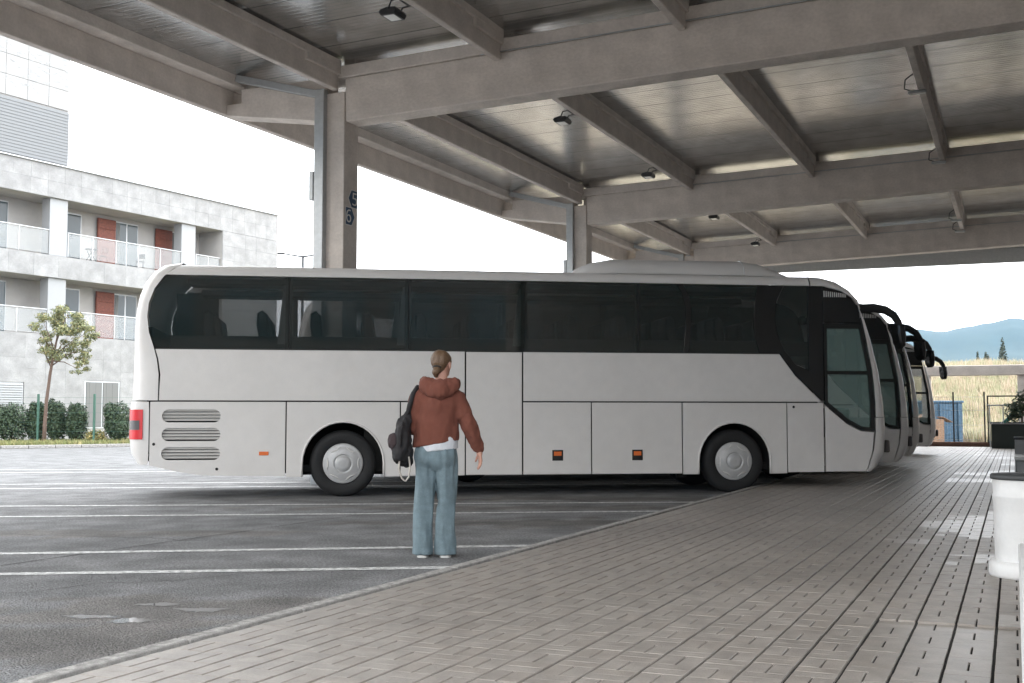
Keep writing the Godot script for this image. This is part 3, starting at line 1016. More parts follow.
func make_coach(label: String) -> Node3D:
	var bus := thing("coach", label, "coach", BUS_ORIGIN, BUS_YAW, "white coaches parked in the bays")
	coach_side(bus, false)
	coach_side(bus, true)
	# roof: main part and front part, lofted over stations (edge, shoulder)
	var sec := func(E: Vector2, O: Vector2) -> Array:
		var r := []
		for k in 9:
			var q := k / 8.0 * PI * 0.5
			r.append(Vector3(lerpf(E.x, O.x, sin(q)), lerpf(E.y, O.y, sin(q)), -0.14 * (1.0 - cos(q))))
		for k in range(1, 6):
			var w := k / 5.0
			r.append(Vector3(O.x + 0.02 * w, O.y + 0.07 * sin(w * PI * 0.5), lerpf(-0.14, -BW * 0.5, w)))
		return both(r)
	var st := begin(true)
	var g := []
	for k in 12:
		var s := lerpf(-2.44, 7.415, k / 11.0)
		g.append(sec.call(Vector2(-2.655 if k == 0 else s, 3.318), Vector2(s, 3.475)))
	gridsurf(st, g)
	obj(st, "roof", M.bus_white, bus)
	st = begin(true)
	g = []
	for q in [[7.435, 3.318, 7.435, 3.478], [7.66, 3.315, 7.66, 3.465], [7.965, 3.242, 7.90, 3.405], [8.135, 3.142, 8.11, 3.285], [8.24, 3.01, 8.275, 3.125], [8.262, 2.93, 8.315, 3.0]]:
		g.append(sec.call(Vector2(q[0], q[1]), Vector2(q[2], q[3])))
	gridsurf(st, g)
	obj(st, "roof_front", M.bus_white, bus)
	# rear: upper cap and bumper
	var seam := V([-2.44, 3.462, -2.56, 3.415, -2.68, 3.30, -2.81, 3.11, -2.89, 2.89, -2.91, 2.69, -2.88, 2.45, -2.81, 2.24, -2.76, 2.06, -2.73, 1.83, -2.735, 1.445])
	var cen := V([-2.44, 3.545, -2.75, 3.50, -2.90, 3.40, -3.02, 3.23, -3.09, 3.05, -3.14, 2.81, -3.17, 2.45, -3.175, 2.24, -3.18, 2.06, -3.185, 1.83, -3.20, 1.445])
	st = begin(true)
	g = []
	for k in seam.size():
		g.append(both(corner_row(seam[k], cen[k], zin(seam[k].y), 3.4, 14)))
	gridsurf(st, g)
	obj(st, "rear_cap", M.bus_white, bus)
	var bs := V([-2.86, 1.425, -2.855, 1.31, -2.855, 0.87, -2.855, 0.66, -2.86, 0.50])
	var bc := V([-3.20, 1.425, -3.215, 1.31, -3.215, 0.87, -3.19, 0.66, -3.07, 0.50])
	st = begin(true)
	g = []
	for k in bs.size():
		g.append(both(corner_row(bs[k], bc[k], 0.0, 3.6, 16)))
	gridsurf(st, g)
	obj(st, "rear_bumper", M.bus_white, bus)
	for far in 2:
		var rr := func(h0: float, h1: float, fr: float, to: float, out: float) -> SurfaceTool:
			var s6 := begin(true)
			var gg := []
			for h in [h0, h1]:
				var row := corner_row(Vector2(-2.855, h), Vector2(-3.215, h), 0.0, 3.6, 12, fr, to, out)
				if far == 1:
					for i in row.size():
						row[i] = Vector3(row[i].x, row[i].y, -BW - row[i].z)
				gg.append(row)
			gridsurf(s6, gg)
			return s6
		var tl := obj(rr.call(0.87, 1.31, 0.045, 0.95, 0.012), "tail_light", M.red_lens, bus)
		obj(rr.call(1.01, 1.15, 0.10, 0.95, 0.016), "lens", M.smoke_lens, tl)
	# nose: pillars, windscreen, bumper
	var pl := V([8.262, 2.93, 8.315, 2.75, 8.38, 2.45, 8.47, 1.96, 8.50, 1.68, 8.515, 1.42, 8.515, 1.2])
	var pc := V([8.33, 2.99, 8.46, 2.80, 8.60, 2.45, 8.74, 1.96, 8.79, 1.68, 8.84, 1.42, 8.86, 1.2])
	var ga := []
	var gb := []
	var gc := []
	for k in pl.size():
		ga.append(corner_row(pl[k], pc[k], zin(pl[k].y), 2.6, 6, 0.0, 0.34))
		var row := corner_row(pl[k], pc[k], zin(pl[k].y), 2.6, 14, 0.35, 1.0)
		gb.append(both(row))
	st = begin(true)
	gridsurf(st, ga)
	obj(st, "front_pillar", M.bus_white, bus)
	for k in ga.size():
		for i in ga[k].size():
			ga[k][i].z = -BW - ga[k][i].z
	st = begin(true)
	gridsurf(st, ga)
	obj(st, "front_pillar", M.bus_white, bus)
	st = begin(true)
	gridsurf(st, gb)
	obj(st, "windscreen", M.clear_glass, bus)
	var ns := V([8.515, 1.19, 8.51, 0.95, 8.475, 0.68, 8.37, 0.38, 8.30, 0.32])
	var nc := V([8.87, 1.19, 8.89, 0.95, 8.87, 0.62, 8.72, 0.40, 8.60, 0.33])
	st = begin(true)
	for k in ns.size():
		gc.append(both(corner_row(ns[k], nc[k], 0.0, 2.6, 16)))
	gridsurf(st, gc)
	obj(st, "front_bumper", M.bus_white, bus)
	for z in [-0.42, -BW + 0.42]:
		st = begin()
		cbox(st, Vector3(8.83, 0.72, z), Vector3(0.06, 0.2, 0.42), 0.02)
		obj(st, "headlight", M.smoke_lens, bus)
	# body inside: floors, bulkheads, dashboard
	st = begin()
	cbox(st, Vector3(2.4, 1.44, -BW / 2), Vector3(10.3, 0.06, BW - 0.24), 0.0)
	cbox(st, Vector3(2.4, 0.42, -BW / 2), Vector3(9.6, 0.10, BW - 0.5), 0.0)
	cbox(st, Vector3(-2.9, 1.6, -BW / 2), Vector3(0.06, 1.9, BW - 0.5), 0.0)
	cbox(st, Vector3(7.0, 1.0, -BW / 2), Vector3(0.05, 0.8, BW - 0.3), 0.0)
	cbox(st, Vector3(8.35, 1.1, -BW / 2 - 0.35), Vector3(0.35, 0.5, BW - 1.2), 0.03)
	cbox(st, Vector3(2.6, 0.7, -BW / 2), Vector3(4.6, 0.6, BW - 0.5), 0.0)
	obj(st, "floor", M.bus_under, bus)
	# front end of the side skirts under the engine
	st = begin()
	cbox(st, Vector3(-0.45, 0.33, -0.30), Vector3(0.05, 0.13, 0.03), 0.0)
	cbox(st, Vector3(5.35, 0.30, -0.35), Vector3(0.16, 0.14, 0.10), 0.01)
	obj(st, "mud_flap", M.bus_frame, bus)
	# seats
	rng.seed = 77
	var sm := begin()
	prism(sm, V([-0.06, 0.0, 0.10, 0.0, 0.0, 0.62, -0.03, 0.84, -0.10, 0.90, -0.18, 0.86, -0.19, 0.66]), 0.0, 0.43, 0.03)
	prism(sm, V([-0.02, -0.36, 0.42, -0.36, 0.44, -0.08, 0.40, -0.03, 0.02, -0.04]), 0.0, 0.43, 0.02)
	var seat := done(sm)
	for r in 12:
		for z in [-0.62, -1.06, -1.82, -2.26]:
			var s := -2.15 + r * 0.80
			if s > 6.9:
				continue
			put(seat, "seat", M.seat, bus, Vector3(s + 0.2, 1.92, z))
	put(seat, "driver_seat", M.seat, bus, Vector3(7.45, 1.55, -1.95))
	# air conditioning unit on the roof
	st = begin(true)
	g = []
	for q in [[3.70, 0.0, 0.30], [3.80, 0.10, 0.2], [3.95, 0.15, 0.12], [4.25, 0.19, 0.08], [6.44, 0.20, 0.08], [6.75, 0.17, 0.1], [7.0, 0.11, 0.14], [7.2, 0.05, 0.2], [7.32, 0.0, 0.26]]:
		var row := []
		for k in 8:
			var a := k / 7.0 * PI * 0.5
			row.append(Vector3(q[0], 3.505 + q[1] * 1.35 * sin(a), -0.24 - q[2] - (1.0 - cos(a)) * 0.30))
		row.append(Vector3(q[0], 3.53 + q[1] * 1.42, -BW / 2))
		g.append(both(row))
	gridsurf(st, g)
	var ac := obj(st, "roof_unit", M.bus_white, bus)
	st = begin(true)
	var pts := []
	for k in 8:
		var a := k / 7.0 * PI * 0.5
		pts.append(Vector3(6.44, 3.508 + 0.27 * sin(a), -0.315 - (1.0 - cos(a)) * 0.30))
	tube(st, pts, [0.009], 6)
	obj(st, "joint_strip", M.white_paint, ac)
	# wheels
	var ty := begin(true)
	lathe(ty, V([0.30, -0.02, 0.32, 0.0, 0.36, 0.006, 0.40, 0.012, 0.455, 0.004, 0.485, -0.025, 0.50, -0.06, 0.50, -0.24, 0.485, -0.275, 0.44, -0.29, 0.30, -0.28]), 48)
	var tyre := done(ty)
	var hb := begin(true)
	lathe(hb, V([0.305, -0.03, 0.30, 0.004, 0.285, 0.012, 0.262, 0.010, 0.245, 0.016, 0.20, 0.030, 0.15, 0.040, 0.135, 0.040, 0.128, 0.030, 0.122, 0.030, 0.118, 0.038, 0.06, 0.042, 0.0, 0.042]), 48)
	var hub := done(hb)
	for q in [[-0.02, 0], [6.13, 0], [-0.02, 1], [6.13, 1]]:
		var wh := Node3D.new()
		wh.name = "wheel"
		bus.add_child(wh, true)
		wh.transform = Transform3D(Basis(Vector3.RIGHT, Vector3(0, 0, 1), Vector3(0, -1, 0)) if q[1] == 0 else Basis(Vector3.RIGHT, Vector3(0, 0, -1), Vector3(0, 1, 0)), Vector3(q[0], 0.5, -0.055 if q[1] == 0 else -BW + 0.055))
		put(tyre, "tyre", M.rubber, wh)
		put(hub, "hubcap", M.hub, wh)
		# scalloped grooves of the cap
		for k in 6:
			var sl := begin(true)
			var pp := []
			for i in 7:
				var a := TAU * (k + (i - 3) / 9.0) / 6.0
				var rr2 := 0.252 - 0.030 * cos((i - 3) / 3.0 * PI * 0.5)
				pp.append(Vector3(cos(a) * rr2, 0.020, sin(a) * rr2))
			tube(sl, pp, [0.004, 0.010, 0.013, 0.013, 0.013, 0.010, 0.004], 6)
			obj(sl, "cap_groove", M.slat, wh)
	return bus

func make_coaches() -> void:
	var first := make_coach("white coach standing whole in view behind the person in the hoodie")
	var D := Vector3(0.98882, 0, -0.14912)
	var N := Vector3(-0.14912, 0, -0.98882)
	for q in [[2.3, 3.62, "white coach parked directly behind the coach that stands whole in view"], [4.2, 6.75, "third white coach of the row, between the second and the last one"], [8.85, 14.5, "last white coach of the row, beside the wire fence"]]:
		var c: Node3D = first.duplicate()
		c.name = numbered("coach")
		add_child(c)
		c.position = BUS_ORIGIN + D * q[0] + N * q[1]
		c.set_meta("label", q[2])

# ---------- building across the lot. Local: x along the facade (to the far end), y up, z out towards the lot
func make_building() -> void:
	var C := Vector3(0.49582, 0, -0.86842)
	var yaw := atan2(-C.z, C.x)
	var b := thing("apartment_building", "white clad apartment block with glass balconies and brown wooden shutters", "building", Vector3(-22.355, 0, -57.0), yaw)
	rng.seed = 12
	var X0 := -16.0
	var X1 := 15.8
	var part := func(called: String, m: Material, c: Vector3, s: Vector3, bev := 0.0, parent: Node = null) -> MeshInstance3D:
		var st := begin()
		cbox(st, c, s, bev)
		return obj(st, called, m, parent if parent else b)
	# main volume behind the balconies, ground floor, slabs, roof band, end block
	part.call("wall", M.render_white, Vector3((X0 + X1) / 2, 6.85, -7.9), Vector3(X1 - X0 - 0.04, 13.6, 12.0))
	part.call("wall", M.render_white, Vector3((X0 + X1) / 2, 2.6, -1.0), Vector3(X1 - X0 - 0.02, 5.2, 1.86))
	part.call("floor_slab", M.render_white, Vector3((X0 + 11.05) / 2, 8.63, -0.98), Vector3(11.05 - X0, 1.12, 1.80))
	part.call("floor_slab", M.render_white, Vector3((X0 + 11.05) / 2, 12.85, -0.98), Vector3(11.05 - X0, 1.60, 1.80))
	part.call("wall", M.render_white, Vector3((11.05 + X1) / 2, 9.45, -0.98), Vector3(X1 - 11.05 - 0.02, 8.4, 1.82))
	part.call("coping", M.alu, Vector3((X0 + X1) / 2, 13.70, -0.95), Vector3(X1 - X0 + 0.1, 0.06, 2.1))
	# stone cladding sheets, each a piece of its own, on a grid with open joints
	var sheets := []
	for k in 3:
		sheets.append(boxmesh(Vector3(0.985, 0.54, 0.05), 0.004))
	var clad := func(x0: float, x1: float, y0: float, y1: float, w: float, h: float) -> void:
		var nx := int(round((x1 - x0) / w))
		var ny := int(round((y1 - y0) / h))
		var m := boxmesh(Vector3((x1 - x0) / nx - 0.006, (y1 - y0) / ny - 0.006, 0.05), 0.0)
		for i in nx:
			for j in ny:
				var o := put(m, "cladding_sheet", M.clad[rng.randi() % 4], b, Vector3(x0 + (x1 - x0) * (i + 0.5) / nx, y0 + (y1 - y0) * (j + 0.5) / ny, -0.03 + rng.randf_range(-0.004, 0.004)))
				o.rotation.y = rng.randf_range(-0.002, 0.002)
	clad.call(-6.0, X1, 12.06, 13.66, 0.99, 0.8)
	clad.call(11.05, X1, 5.30, 12.05, 0.95, 0.84)
	clad.call(-6.0, 11.04, 8.08, 9.18, 1.42, 1.1)
	clad.call(-6.0, -3.5, 0.1, 5.25, 1.25, 1.72)
	clad.call(-2.1, 1.45, 0.1, 5.25, 1.2, 1.72)
	clad.call(-3.5, -2.1, 2.86, 5.25, 1.4, 1.2)
	clad.call(-3.5, -2.1, 0.1, 1.75, 1.4, 1.65)
	clad.call(1.45, 3.72, 3.05, 5.25, 1.14, 1.1)
	clad.call(3.72, X1, 0.1, 5.25, 1.2, 1.72)
	# pillars at the slab edge
	for y in [[9.2, 12.05], [5.27, 8.07]]:
		for x in [-10.0, -0.25, 8.5]:
			part.call("pillar", M.louvre, Vector3(x, (y[0] + y[1]) / 2, -0.45), Vector3(1.06, y[1] - y[0] - 0.01, 0.6), 0.01)
		part.call("soffit", M.render_white, Vector3((X0 + 11.0) / 2, y[1] - 0.06, -1.9), Vector3(11.0 - X0, 0.02, 0.02))
	# things on the two balcony storeys
	var zb := -1.88
	for st_i in 2:
		var y0: float = 9.22 if st_i == 0 else 5.27
		var h := 2.62
		var sets := [[0.3, 2.5, 0], [3.5, 4.72, 1], [4.76, 6.34, 2], [7.55, 8.8, 1], [8.84, 10.2, 2], [-3.2, -1.9, 2], [-5.5, -4.2, 1]]
		for q in sets:
			var cx: float = (q[0] + q[1]) / 2
			var w: float = q[1] - q[0]
			if q[2] == 1:
				var sh = part.call("shutter", M.wood, Vector3(cx, y0 + h / 2, zb + 0.12), Vector3(w, h, 0.06), 0.01)
				for k in 5:
					part.call("board", M.wood, Vector3(cx, y0 + 0.28 + k * 0.51, zb + 0.165), Vector3(w - 0.04, 0.49, 0.022), 0.008, sh)
			else:
				var fr = part.call("window_frame", M.alu, Vector3(cx, y0 + h / 2, zb + 0.03), Vector3(w, h, 0.06), 0.0)
				for k in 2:
					part.call("window_pane", M.window_glass, Vector3(q[0] + w * (0.25 + 0.5 * k), y0 + h / 2, zb + 0.066), Vector3(w * 0.5 - 0.09, h - 0.14, 0.012), 0.0, fr)
				part.call("drape", M.drape, Vector3(q[0] + w * 0.12, y0 + h / 2, zb + 0.08), Vector3(w * 0.13, h - 0.2, 0.012), 0.0, fr)
		# glass balustrade in bays between pillars
		for q in [[-9.4, -0.82], [0.32, 7.93], [9.07, 11.0]]:
			var n := int(ceil((q[1] - q[0]) / 1.9))
			for k in n:
				var xa: float = lerpf(q[0], q[1], float(k) / n)
				var xb: float = lerpf(q[0], q[1], float(k + 1) / n)
				part.call("balustrade_pane", M.rail_glass, Vector3((xa + xb) / 2, y0 + 0.60, -0.16), Vector3(xb - xa - 0.04, 1.12, 0.02))
				part.call("rail_post", M.alu, Vector3(xa + 0.02, y0 + 0.60, -0.16), Vector3(0.035, 1.18, 0.035))
			part.call("handrail", M.alu, Vector3((q[0] + q[1]) / 2, y0 + 1.215, -0.16), Vector3(q[1] - q[0], 0.05, 0.07), 0.01)
	# ground floor: louvred vent and window with drapes
	var vent = part.call("vent_frame", M.alu, Vector3(-2.8, 2.305, -0.08), Vector3(1.38, 1.1, 0.05))
	for k in 9:
		var st := begin()
		cbox(st, Vector3.ZERO, Vector3(1.3, 0.09, 0.02), 0.0, Transform3D(Basis(Vector3.RIGHT, -0.6), Vector3(-2.8, 1.84 + k * 0.115, -0.03)))
		obj(st, "louvre_slat", M.louvre, vent)
	var gw = part.call("window_frame", M.alu, Vector3(2.585, 1.83, -0.06), Vector3(2.24, 2.42, 0.06))
	for k in 2:
		part.call("window_pane", M.window_glass, Vector3(2.05 + 1.07 * k, 1.83, -0.022), Vector3(1.0, 2.28, 0.012), 0.0, gw)
		for i in 5:
			part.call("drape", M.drape, Vector3(1.66 + 1.07 * k + i * 0.195, 1.83, -0.010 + (i % 2) * 0.008), Vector3(0.193, 2.26, 0.010), 0.0, gw)
	# tower above: louvre storey and a perforated stone crown
	part.call("tower_wall", M.render_white, Vector3(-8.0, 19.0, -4.1), Vector3(16.2, 10.4, 8.0))
	part.call("louvre_frame", M.tower_louvre, Vector3(-8.0, 15.15, -0.08), Vector3(16.22, 2.72, 0.06))
	for k in 17:
		var st := begin()
		cbox(st, Vector3.ZERO, Vector3(16.2, 0.15, 0.02), 0.0, Transform3D(Basis(Vector3.RIGHT, -0.12), Vector3(-8.0, 13.88 + k * 0.158, -0.02)))
		obj(st, "louvre_slat", M.tower_louvre, b)
	for i in 5:
		for j in 7:
			var o := put(boxmesh(Vector3(1.20, 0.98, 0.05), 0.0), "crown_sheet", M.crown, b, Vector3(-0.50 - i * 1.22, 17.07 + j * 1.0, -0.07))
			o.rotation.y = 0.0
	var pf := begin()
	for k in 260:
		var x := -rng.randf_range(0.05, 4.2)
		var y := rng.randf_range(17.0, 22.0)
		cbox(pf, Vector3(x, y, -0.043), Vector3(rng.randf_range(0.08, 0.20), 0.045, 0.012))
	var holes := obj(pf, "perforations", M.louvre, b)
	holes.set_meta("kind", "stuff")
	# table and chairs on the upper balcony
	var tb := thing("bistro_table", "small dark folding table on the upper balcony", "table", b.transform * Vector3(2.35, 9.2, -0.85), yaw)
	var s2 := begin(true)
	lathe(s2, V([0.0, 0.70, 0.30, 0.70, 0.31, 0.72, 0.0, 0.725]), 16)
	obj(s2, "table_top", M.dark_metal, tb)
	s2 = begin(true)
	for k in 2:
		tube(s2, [Vector3(-0.25 + 0.5 * k, 0.0, 0.15), Vector3(0.2 - 0.4 * k, 0.7, 0.1)], [0.02], 6)
		tube(s2, [Vector3(-0.25 + 0.5 * k, 0.0, -0.15), Vector3(0.2 - 0.4 * k, 0.7, -0.1)], [0.02], 6)
	obj(s2, "leg_frame", M.dark_metal, tb)
	for q in [[3.15, "brown folding chair beside the small table on the balcony", 0], [5.6, "dark folding chair in front of the balcony window", 1]]:
		var ch := thing("folding_chair", q[1], "chair", b.transform * Vector3(q[0], 9.2, -0.8), yaw + 0.5)
		var m: Material = M.wood if q[2] == 0 else M.dark_metal
		var s3 := begin()
		cbox(s3, Vector3(0, 0.45, 0), Vector3(0.42, 0.035, 0.40), 0.01)
		obj(s3, "seat", m, ch)
		s3 = begin()
		cbox(s3, Vector3(0.22, 0.76, 0), Vector3(0.03, 0.26, 0.40), 0.01)
		obj(s3, "backrest", m, ch)
		for z in [-0.18, 0.18]:
			s3 = begin(true)
			tube(s3, [Vector3(-0.2, 0, z), Vector3(0.24, 0.88, z)], [0.018], 6)
			obj(s3, "leg", m, ch)
			s3 = begin(true)
			tube(s3, [Vector3(0.22, 0, z), Vector3(-0.18, 0.45, z)], [0.018], 6)
			obj(s3, "leg", m, ch)

# ---------- plants
func leaf_cloud(blobs: Array, count: int, size: float, cols: Array, sd: int, shell := 0.55, up := 0.3) -> ArrayMesh:
	var r := RandomNumberGenerator.new()
	r.seed = sd
	var verts := PackedVector3Array()
	var nor := PackedVector3Array()
	var col := PackedColorArray()
	var total := 0.0
	for b in blobs:
		total += b[1].x * b[1].y
	for b in blobs:
		var c: Vector3 = b[0]
		var e: Vector3 = b[1]
		for k in int(count * e.x * e.y / total):
			var d := Vector3(r.randfn(), r.randfn(), r.randfn()).normalized()
			var rad := lerpf(shell, 1.0, sqrt(r.randf())) * r.randf_range(0.86, 1.12)
			var p := c + d * e * rad
			var n := (d + Vector3(r.randfn(), r.randfn() + up, r.randfn()) * 0.6).normalized()
			var a := n.cross(Vector3(r.randfn(), r.randfn(), r.randfn())).normalized()
			var bb := n.cross(a)
			var s := size * r.randf_range(0.6, 1.3)
			var q := [p - a * s, p - bb * s * 0.45 + n * s * 0.12, p + a * s, p + bb * s * 0.45 + n * s * 0.12]
			var cc: Color = cols[r.randi() % cols.size()]
			var f := r.randf_range(0.75, 1.25)
			cc = Color(cc.r * f, cc.g * f, cc.b * f)
			for i in [0, 2, 1, 0, 3, 2]:
				verts.append(q[i])
				nor.append(n)
				col.append(cc)
	var arr := []
	arr.resize(Mesh.ARRAY_MAX)
	arr[Mesh.ARRAY_VERTEX] = verts
	arr[Mesh.ARRAY_NORMAL] = nor
	arr[Mesh.ARRAY_COLOR] = col
	var m := ArrayMesh.new()
	m.add_surface_from_arrays(Mesh.PRIMITIVE_TRIANGLES, arr)
	return m

func make_verge() -> void:
	# grass verge with a kerb, beside the lot; runs along the facade of the building
	var C := Vector3(0.49582, 0, -0.86842)
	var Nn := Vector3(0.86842, 0, 0.49582)
	var o0 := Vector3(-19.24, 0, -43.4)
	var dirv := Vector3(0.7737, 0, -0.6335)
	var st := begin()
	# verge polygon: from its kerb line back to the building
	var k0 := o0 - dirv * 14.0
	var k1 := o0 + dirv * 60.0
	var back := Vector3(-0.6335, 0, -0.7737) * 16.0
	quad(st, k0 + Vector3(0, 0.09, 0), k1 + Vector3(0, 0.09, 0), k1 + back + Vector3(0, 0.09, 0), k0 + back + Vector3(0, 0.09, 0))
	var lawn := obj(st, "verge_lawn", M.field2, self)
	lawn.set_meta("kind", "structure")
	var vk := setting("verge_kerb")
	var n := 74
	for k in n:
		st = begin()
		bar(st, k0 + dirv * (k + 0.01), k0 + dirv * (k + 0.99), 0.16, 0.13, 0.015)
		obj(st, "kerb_stone", M.kerb, vk)
	# blades
	var bl := begin()
	tri(bl, Vector3(-0.012, 0, 0), Vector3(0.012, 0, 0), Vector3(0.02, 0.14, 0.03))
	tri(bl, Vector3(0.03, 0, 0.03), Vector3(0.05, 0, 0.02), Vector3(0.01, 0.11, 0.06))
	tri(bl, Vector3(-0.03, 0, 0.02), Vector3(-0.02, 0, 0.04), Vector3(-0.07, 0.10, 0.02))
	var mm := MultiMesh.new()
	mm.transform_format = MultiMesh.TRANSFORM_3D
	mm.use_colors = true
	mm.mesh = done(bl)
	mm.instance_count = 16000
	rng.seed = 41
	for k in 16000:
		var p := k0 + dirv * rng.randf_range(0, 30) + back * (0.012 + pow(rng.randf(), 1.6) * 0.45) + Vector3(0, 0.088, 0)
		mm.set_instance_transform(k, Transform3D(Basis(Vector3.UP, rng.randf() * TAU).scaled(Vector3.ONE * rng.randf_range(0.7, 1.7)), p))
		var f := rng.randf_range(0.7, 1.3)
		mm.set_instance_color(k, Color(0.17 * f, 0.19 * f, 0.07 * f) if rng.randf() < 0.7 else Color(0.30 * f, 0.26 * f, 0.12 * f))
	var gi := MultiMeshInstance3D.new()
	gi.multimesh = mm
	gi.material_override = M.leaf
	gi.name = numbered("grass")
	add_child(gi)
	gi.set_meta("kind", "stuff")
	gi.set_meta("label", "short green and yellow grass on the verge before the hedge")
	gi.set_meta("category", "grass")
	# clipped shrubs
	var greens := [Color(0.035, 0.060, 0.030), Color(0.050, 0.080, 0.040), Color(0.07, 0.10, 0.055), Color(0.028, 0.045, 0.026)]
	for q in [[-21.7, -50.0, 0.75, 1.75, "broad clipped shrub beside the wall vent of the apartment building"], [-23.3, -50.6, 0.7, 1.7, "clipped shrub at the end of the hedge row, farthest from the tree"], [-20.75, -50.3, 0.42, 1.75, "narrow clipped shrub behind the green fence post and the tree trunk"], [-19.85, -50.3, 0.42, 1.80, "rounded clipped shrub standing next to the slender tree"], [-18.95, -50.2, 0.45, 1.72, "rounded clipped shrub before the ground floor window"], [-17.15, -50.2, 0.55, 1.78, "clipped shrub half hidden by the tail of the coach"], [-15.9, -50.4, 0.55, 1.75, "clipped shrub wholly behind the tail of the coach"]]:
		if q[0] > -16.5:
			continue
		var s := thing("clipped_shrub", q[4], "shrub", Vector3(q[0], 0.08, q[1]), 0.0, "clipped shrubs of the hedge row")
		var h: float = q[3]
		var w: float = q[2]
		var lumps := []
		for k in 5:
			lumps.append([Vector3(rng.randf_range(-0.6, 0.6) * w, h * rng.randf_range(0.3, 0.85), rng.randf_range(0.0, 0.6) * w), Vector3(w, h * 0.5, w) * rng.randf_range(0.35, 0.5)])
		put(leaf_cloud(lumps + [[Vector3(0, h * 0.36, 0), Vector3(w, h * 0.36, w)], [Vector3(0.05, h * 0.62, 0), Vector3(w * 0.95, h * 0.38, w * 0.9)], [Vector3(-w * 0.3, h * 0.5, w * 0.3), Vector3(w * 0.7, h * 0.36, w * 0.6)]], 7000, 0.06, greens, int(absf(q[0]) * 100), 0.5), "foliage", M.leaf, s)
		var s2 := begin(true)
		tube(s2, [Vector3(0, 0, 0), Vector3(0.02, h * 0.6, 0)], [0.05, 0.03], 7)
		obj(s2, "stem", M.bark, s)
	var ys := thing("flowering_shrub", "low yellowish shrub below the ground floor window", "shrub", Vector3(-18.05, 0.08, -50.0))
	put(leaf_cloud([[Vector3(0, 0.28, 0), Vector3(0.5, 0.3, 0.4)]], 900, 0.06, [Color(0.42, 0.32, 0.12), Color(0.25, 0.22, 0.08), Color(0.12, 0.14, 0.06)], 8, 0.3), "foliage", M.leaf, ys)
	var s9 := begin(true)
	tube(s9, [Vector3.ZERO, Vector3(0, 0.4, 0)], [0.03, 0.015], 6)
	obj(s9, "stem", M.bark, ys)
	# fence: green posts and wires
	var fe := thing("wire_fence", "thin wire fence on green posts before the hedge row", "fence", Vector3(-20.6, 0.08, -49.6))
	for x in [-6.1, -2.95, 0.2, 2.62, 5.6]:
		s9 = begin()
		cbox(s9, Vector3(x, 1.05, 0), Vector3(0.09, 2.12, 0.09), 0.01)
		obj(s9, "post", M.green_post, fe)
	for y in [0.1, 0.5, 0.9, 1.3, 1.7, 1.95]:
		s9 = begin(true)
		tube(s9, [Vector3(-6.1, y, 0), Vector3(5.6, y, 0)], [0.004], 4)
		obj(s9, "wire", M.green_post, fe)
	# slender tree: trunk with limbs, open crown
	var tr := thing("slender_tree", "slender young tree with a yellow green crown on the verge", "tree", Vector3(-19.86, 0.08, -49.0))
	var tk := begin(true)
	tube(tk, [Vector3(0.0, 0, 0), Vector3(0.0, 0.8, 0), Vector3(0.05, 1.8, 0), Vector3(0.18, 3.0, 0), Vector3(0.28, 3.6, 0), Vector3(0.45, 4.6, 0), Vector3(0.5, 5.4, 0)], [0.10, 0.085, 0.075, 0.065, 0.055, 0.035, 0.012], 8)
	for q in [[0.22, 3.2, -0.35, 4.4, 0.2], [0.24, 3.3, 1.5, 4.0, 0.1], [0.3, 3.7, 1.7, 4.8, -0.3], [0.33, 3.9, -0.3, 5.2, -0.3], [0.4, 4.3, 1.0, 5.5, 0.3], [0.28, 3.5, 1.4, 3.2, 0.4], [0.3, 3.6, 0.1, 4.6, 0.8], [0.3, 3.6, 0.6, 4.6, -0.8]]:
		var a := Vector3(q[0], q[1], 0)
		var e := Vector3(q[2], q[3], q[4])
		tube(tk, [a, a.lerp(e, 0.5) + Vector3(0, 0.1, 0), e], [0.03, 0.02, 0.006], 6)
	obj(tk, "trunk", M.bark, tr)
	var cb := []
	rng.seed = 19
	for q in [[0.65, 5.55, 0.45, 0.4], [0.1, 5.25, 0.5, 0.4], [1.1, 5.3, 0.5, 0.4], [-0.25, 4.75, 0.45, 0.42], [0.45, 4.8, 0.55, 0.45], [1.2, 4.75, 0.5, 0.42], [1.75, 4.85, 0.4, 0.35], [0.0, 4.15, 0.5, 0.36], [0.75, 4.1, 0.5, 0.4], [1.45, 4.15, 0.5, 0.4], [1.85, 4.4, 0.3, 0.3], [1.6, 3.55, 0.35, 0.3], [0.3, 3.65, 0.4, 0.3], [0.95, 3.6, 0.4, 0.28], [1.45, 3.1, 0.28, 0.22], [1.7, 3.8, 0.3, 0.25], [0.55, 5.15, 0.4, 0.4]]:
		for k in 5:
			var rr := rng.randf_range(0.35, 0.7)
			cb.append([Vector3(q[0] + rng.randf_range(-1, 1) * q[2] * 0.7, q[1] + rng.randf_range(-1, 1) * q[3] * 0.7, rng.randf_range(-0.75, 0.75)), Vector3(q[2] * rr, q[3] * rr * 0.8, q[2] * rr)])
	put(leaf_cloud(cb, 9000, 0.055, [Color(0.24, 0.245, 0.11), Color(0.20, 0.215, 0.10), Color(0.15, 0.17, 0.085), Color(0.28, 0.24, 0.11), Color(0.14, 0.16, 0.085)], 5, 0.1), "crown", M.leaf, tr)
	# street lamp far behind
	var lp := thing("street_lamp", "thin two armed street lamp behind the apartment block", "lamp", Vector3(-15.56, 0.0, -85.0))
	s9 = begin(true)
	tube(s9, [Vector3(0, -0.02, 0), Vector3(0, 13.2, 0)], [0.14, 0.09], 8)
	obj(s9, "pole", M.dark_metal, lp)
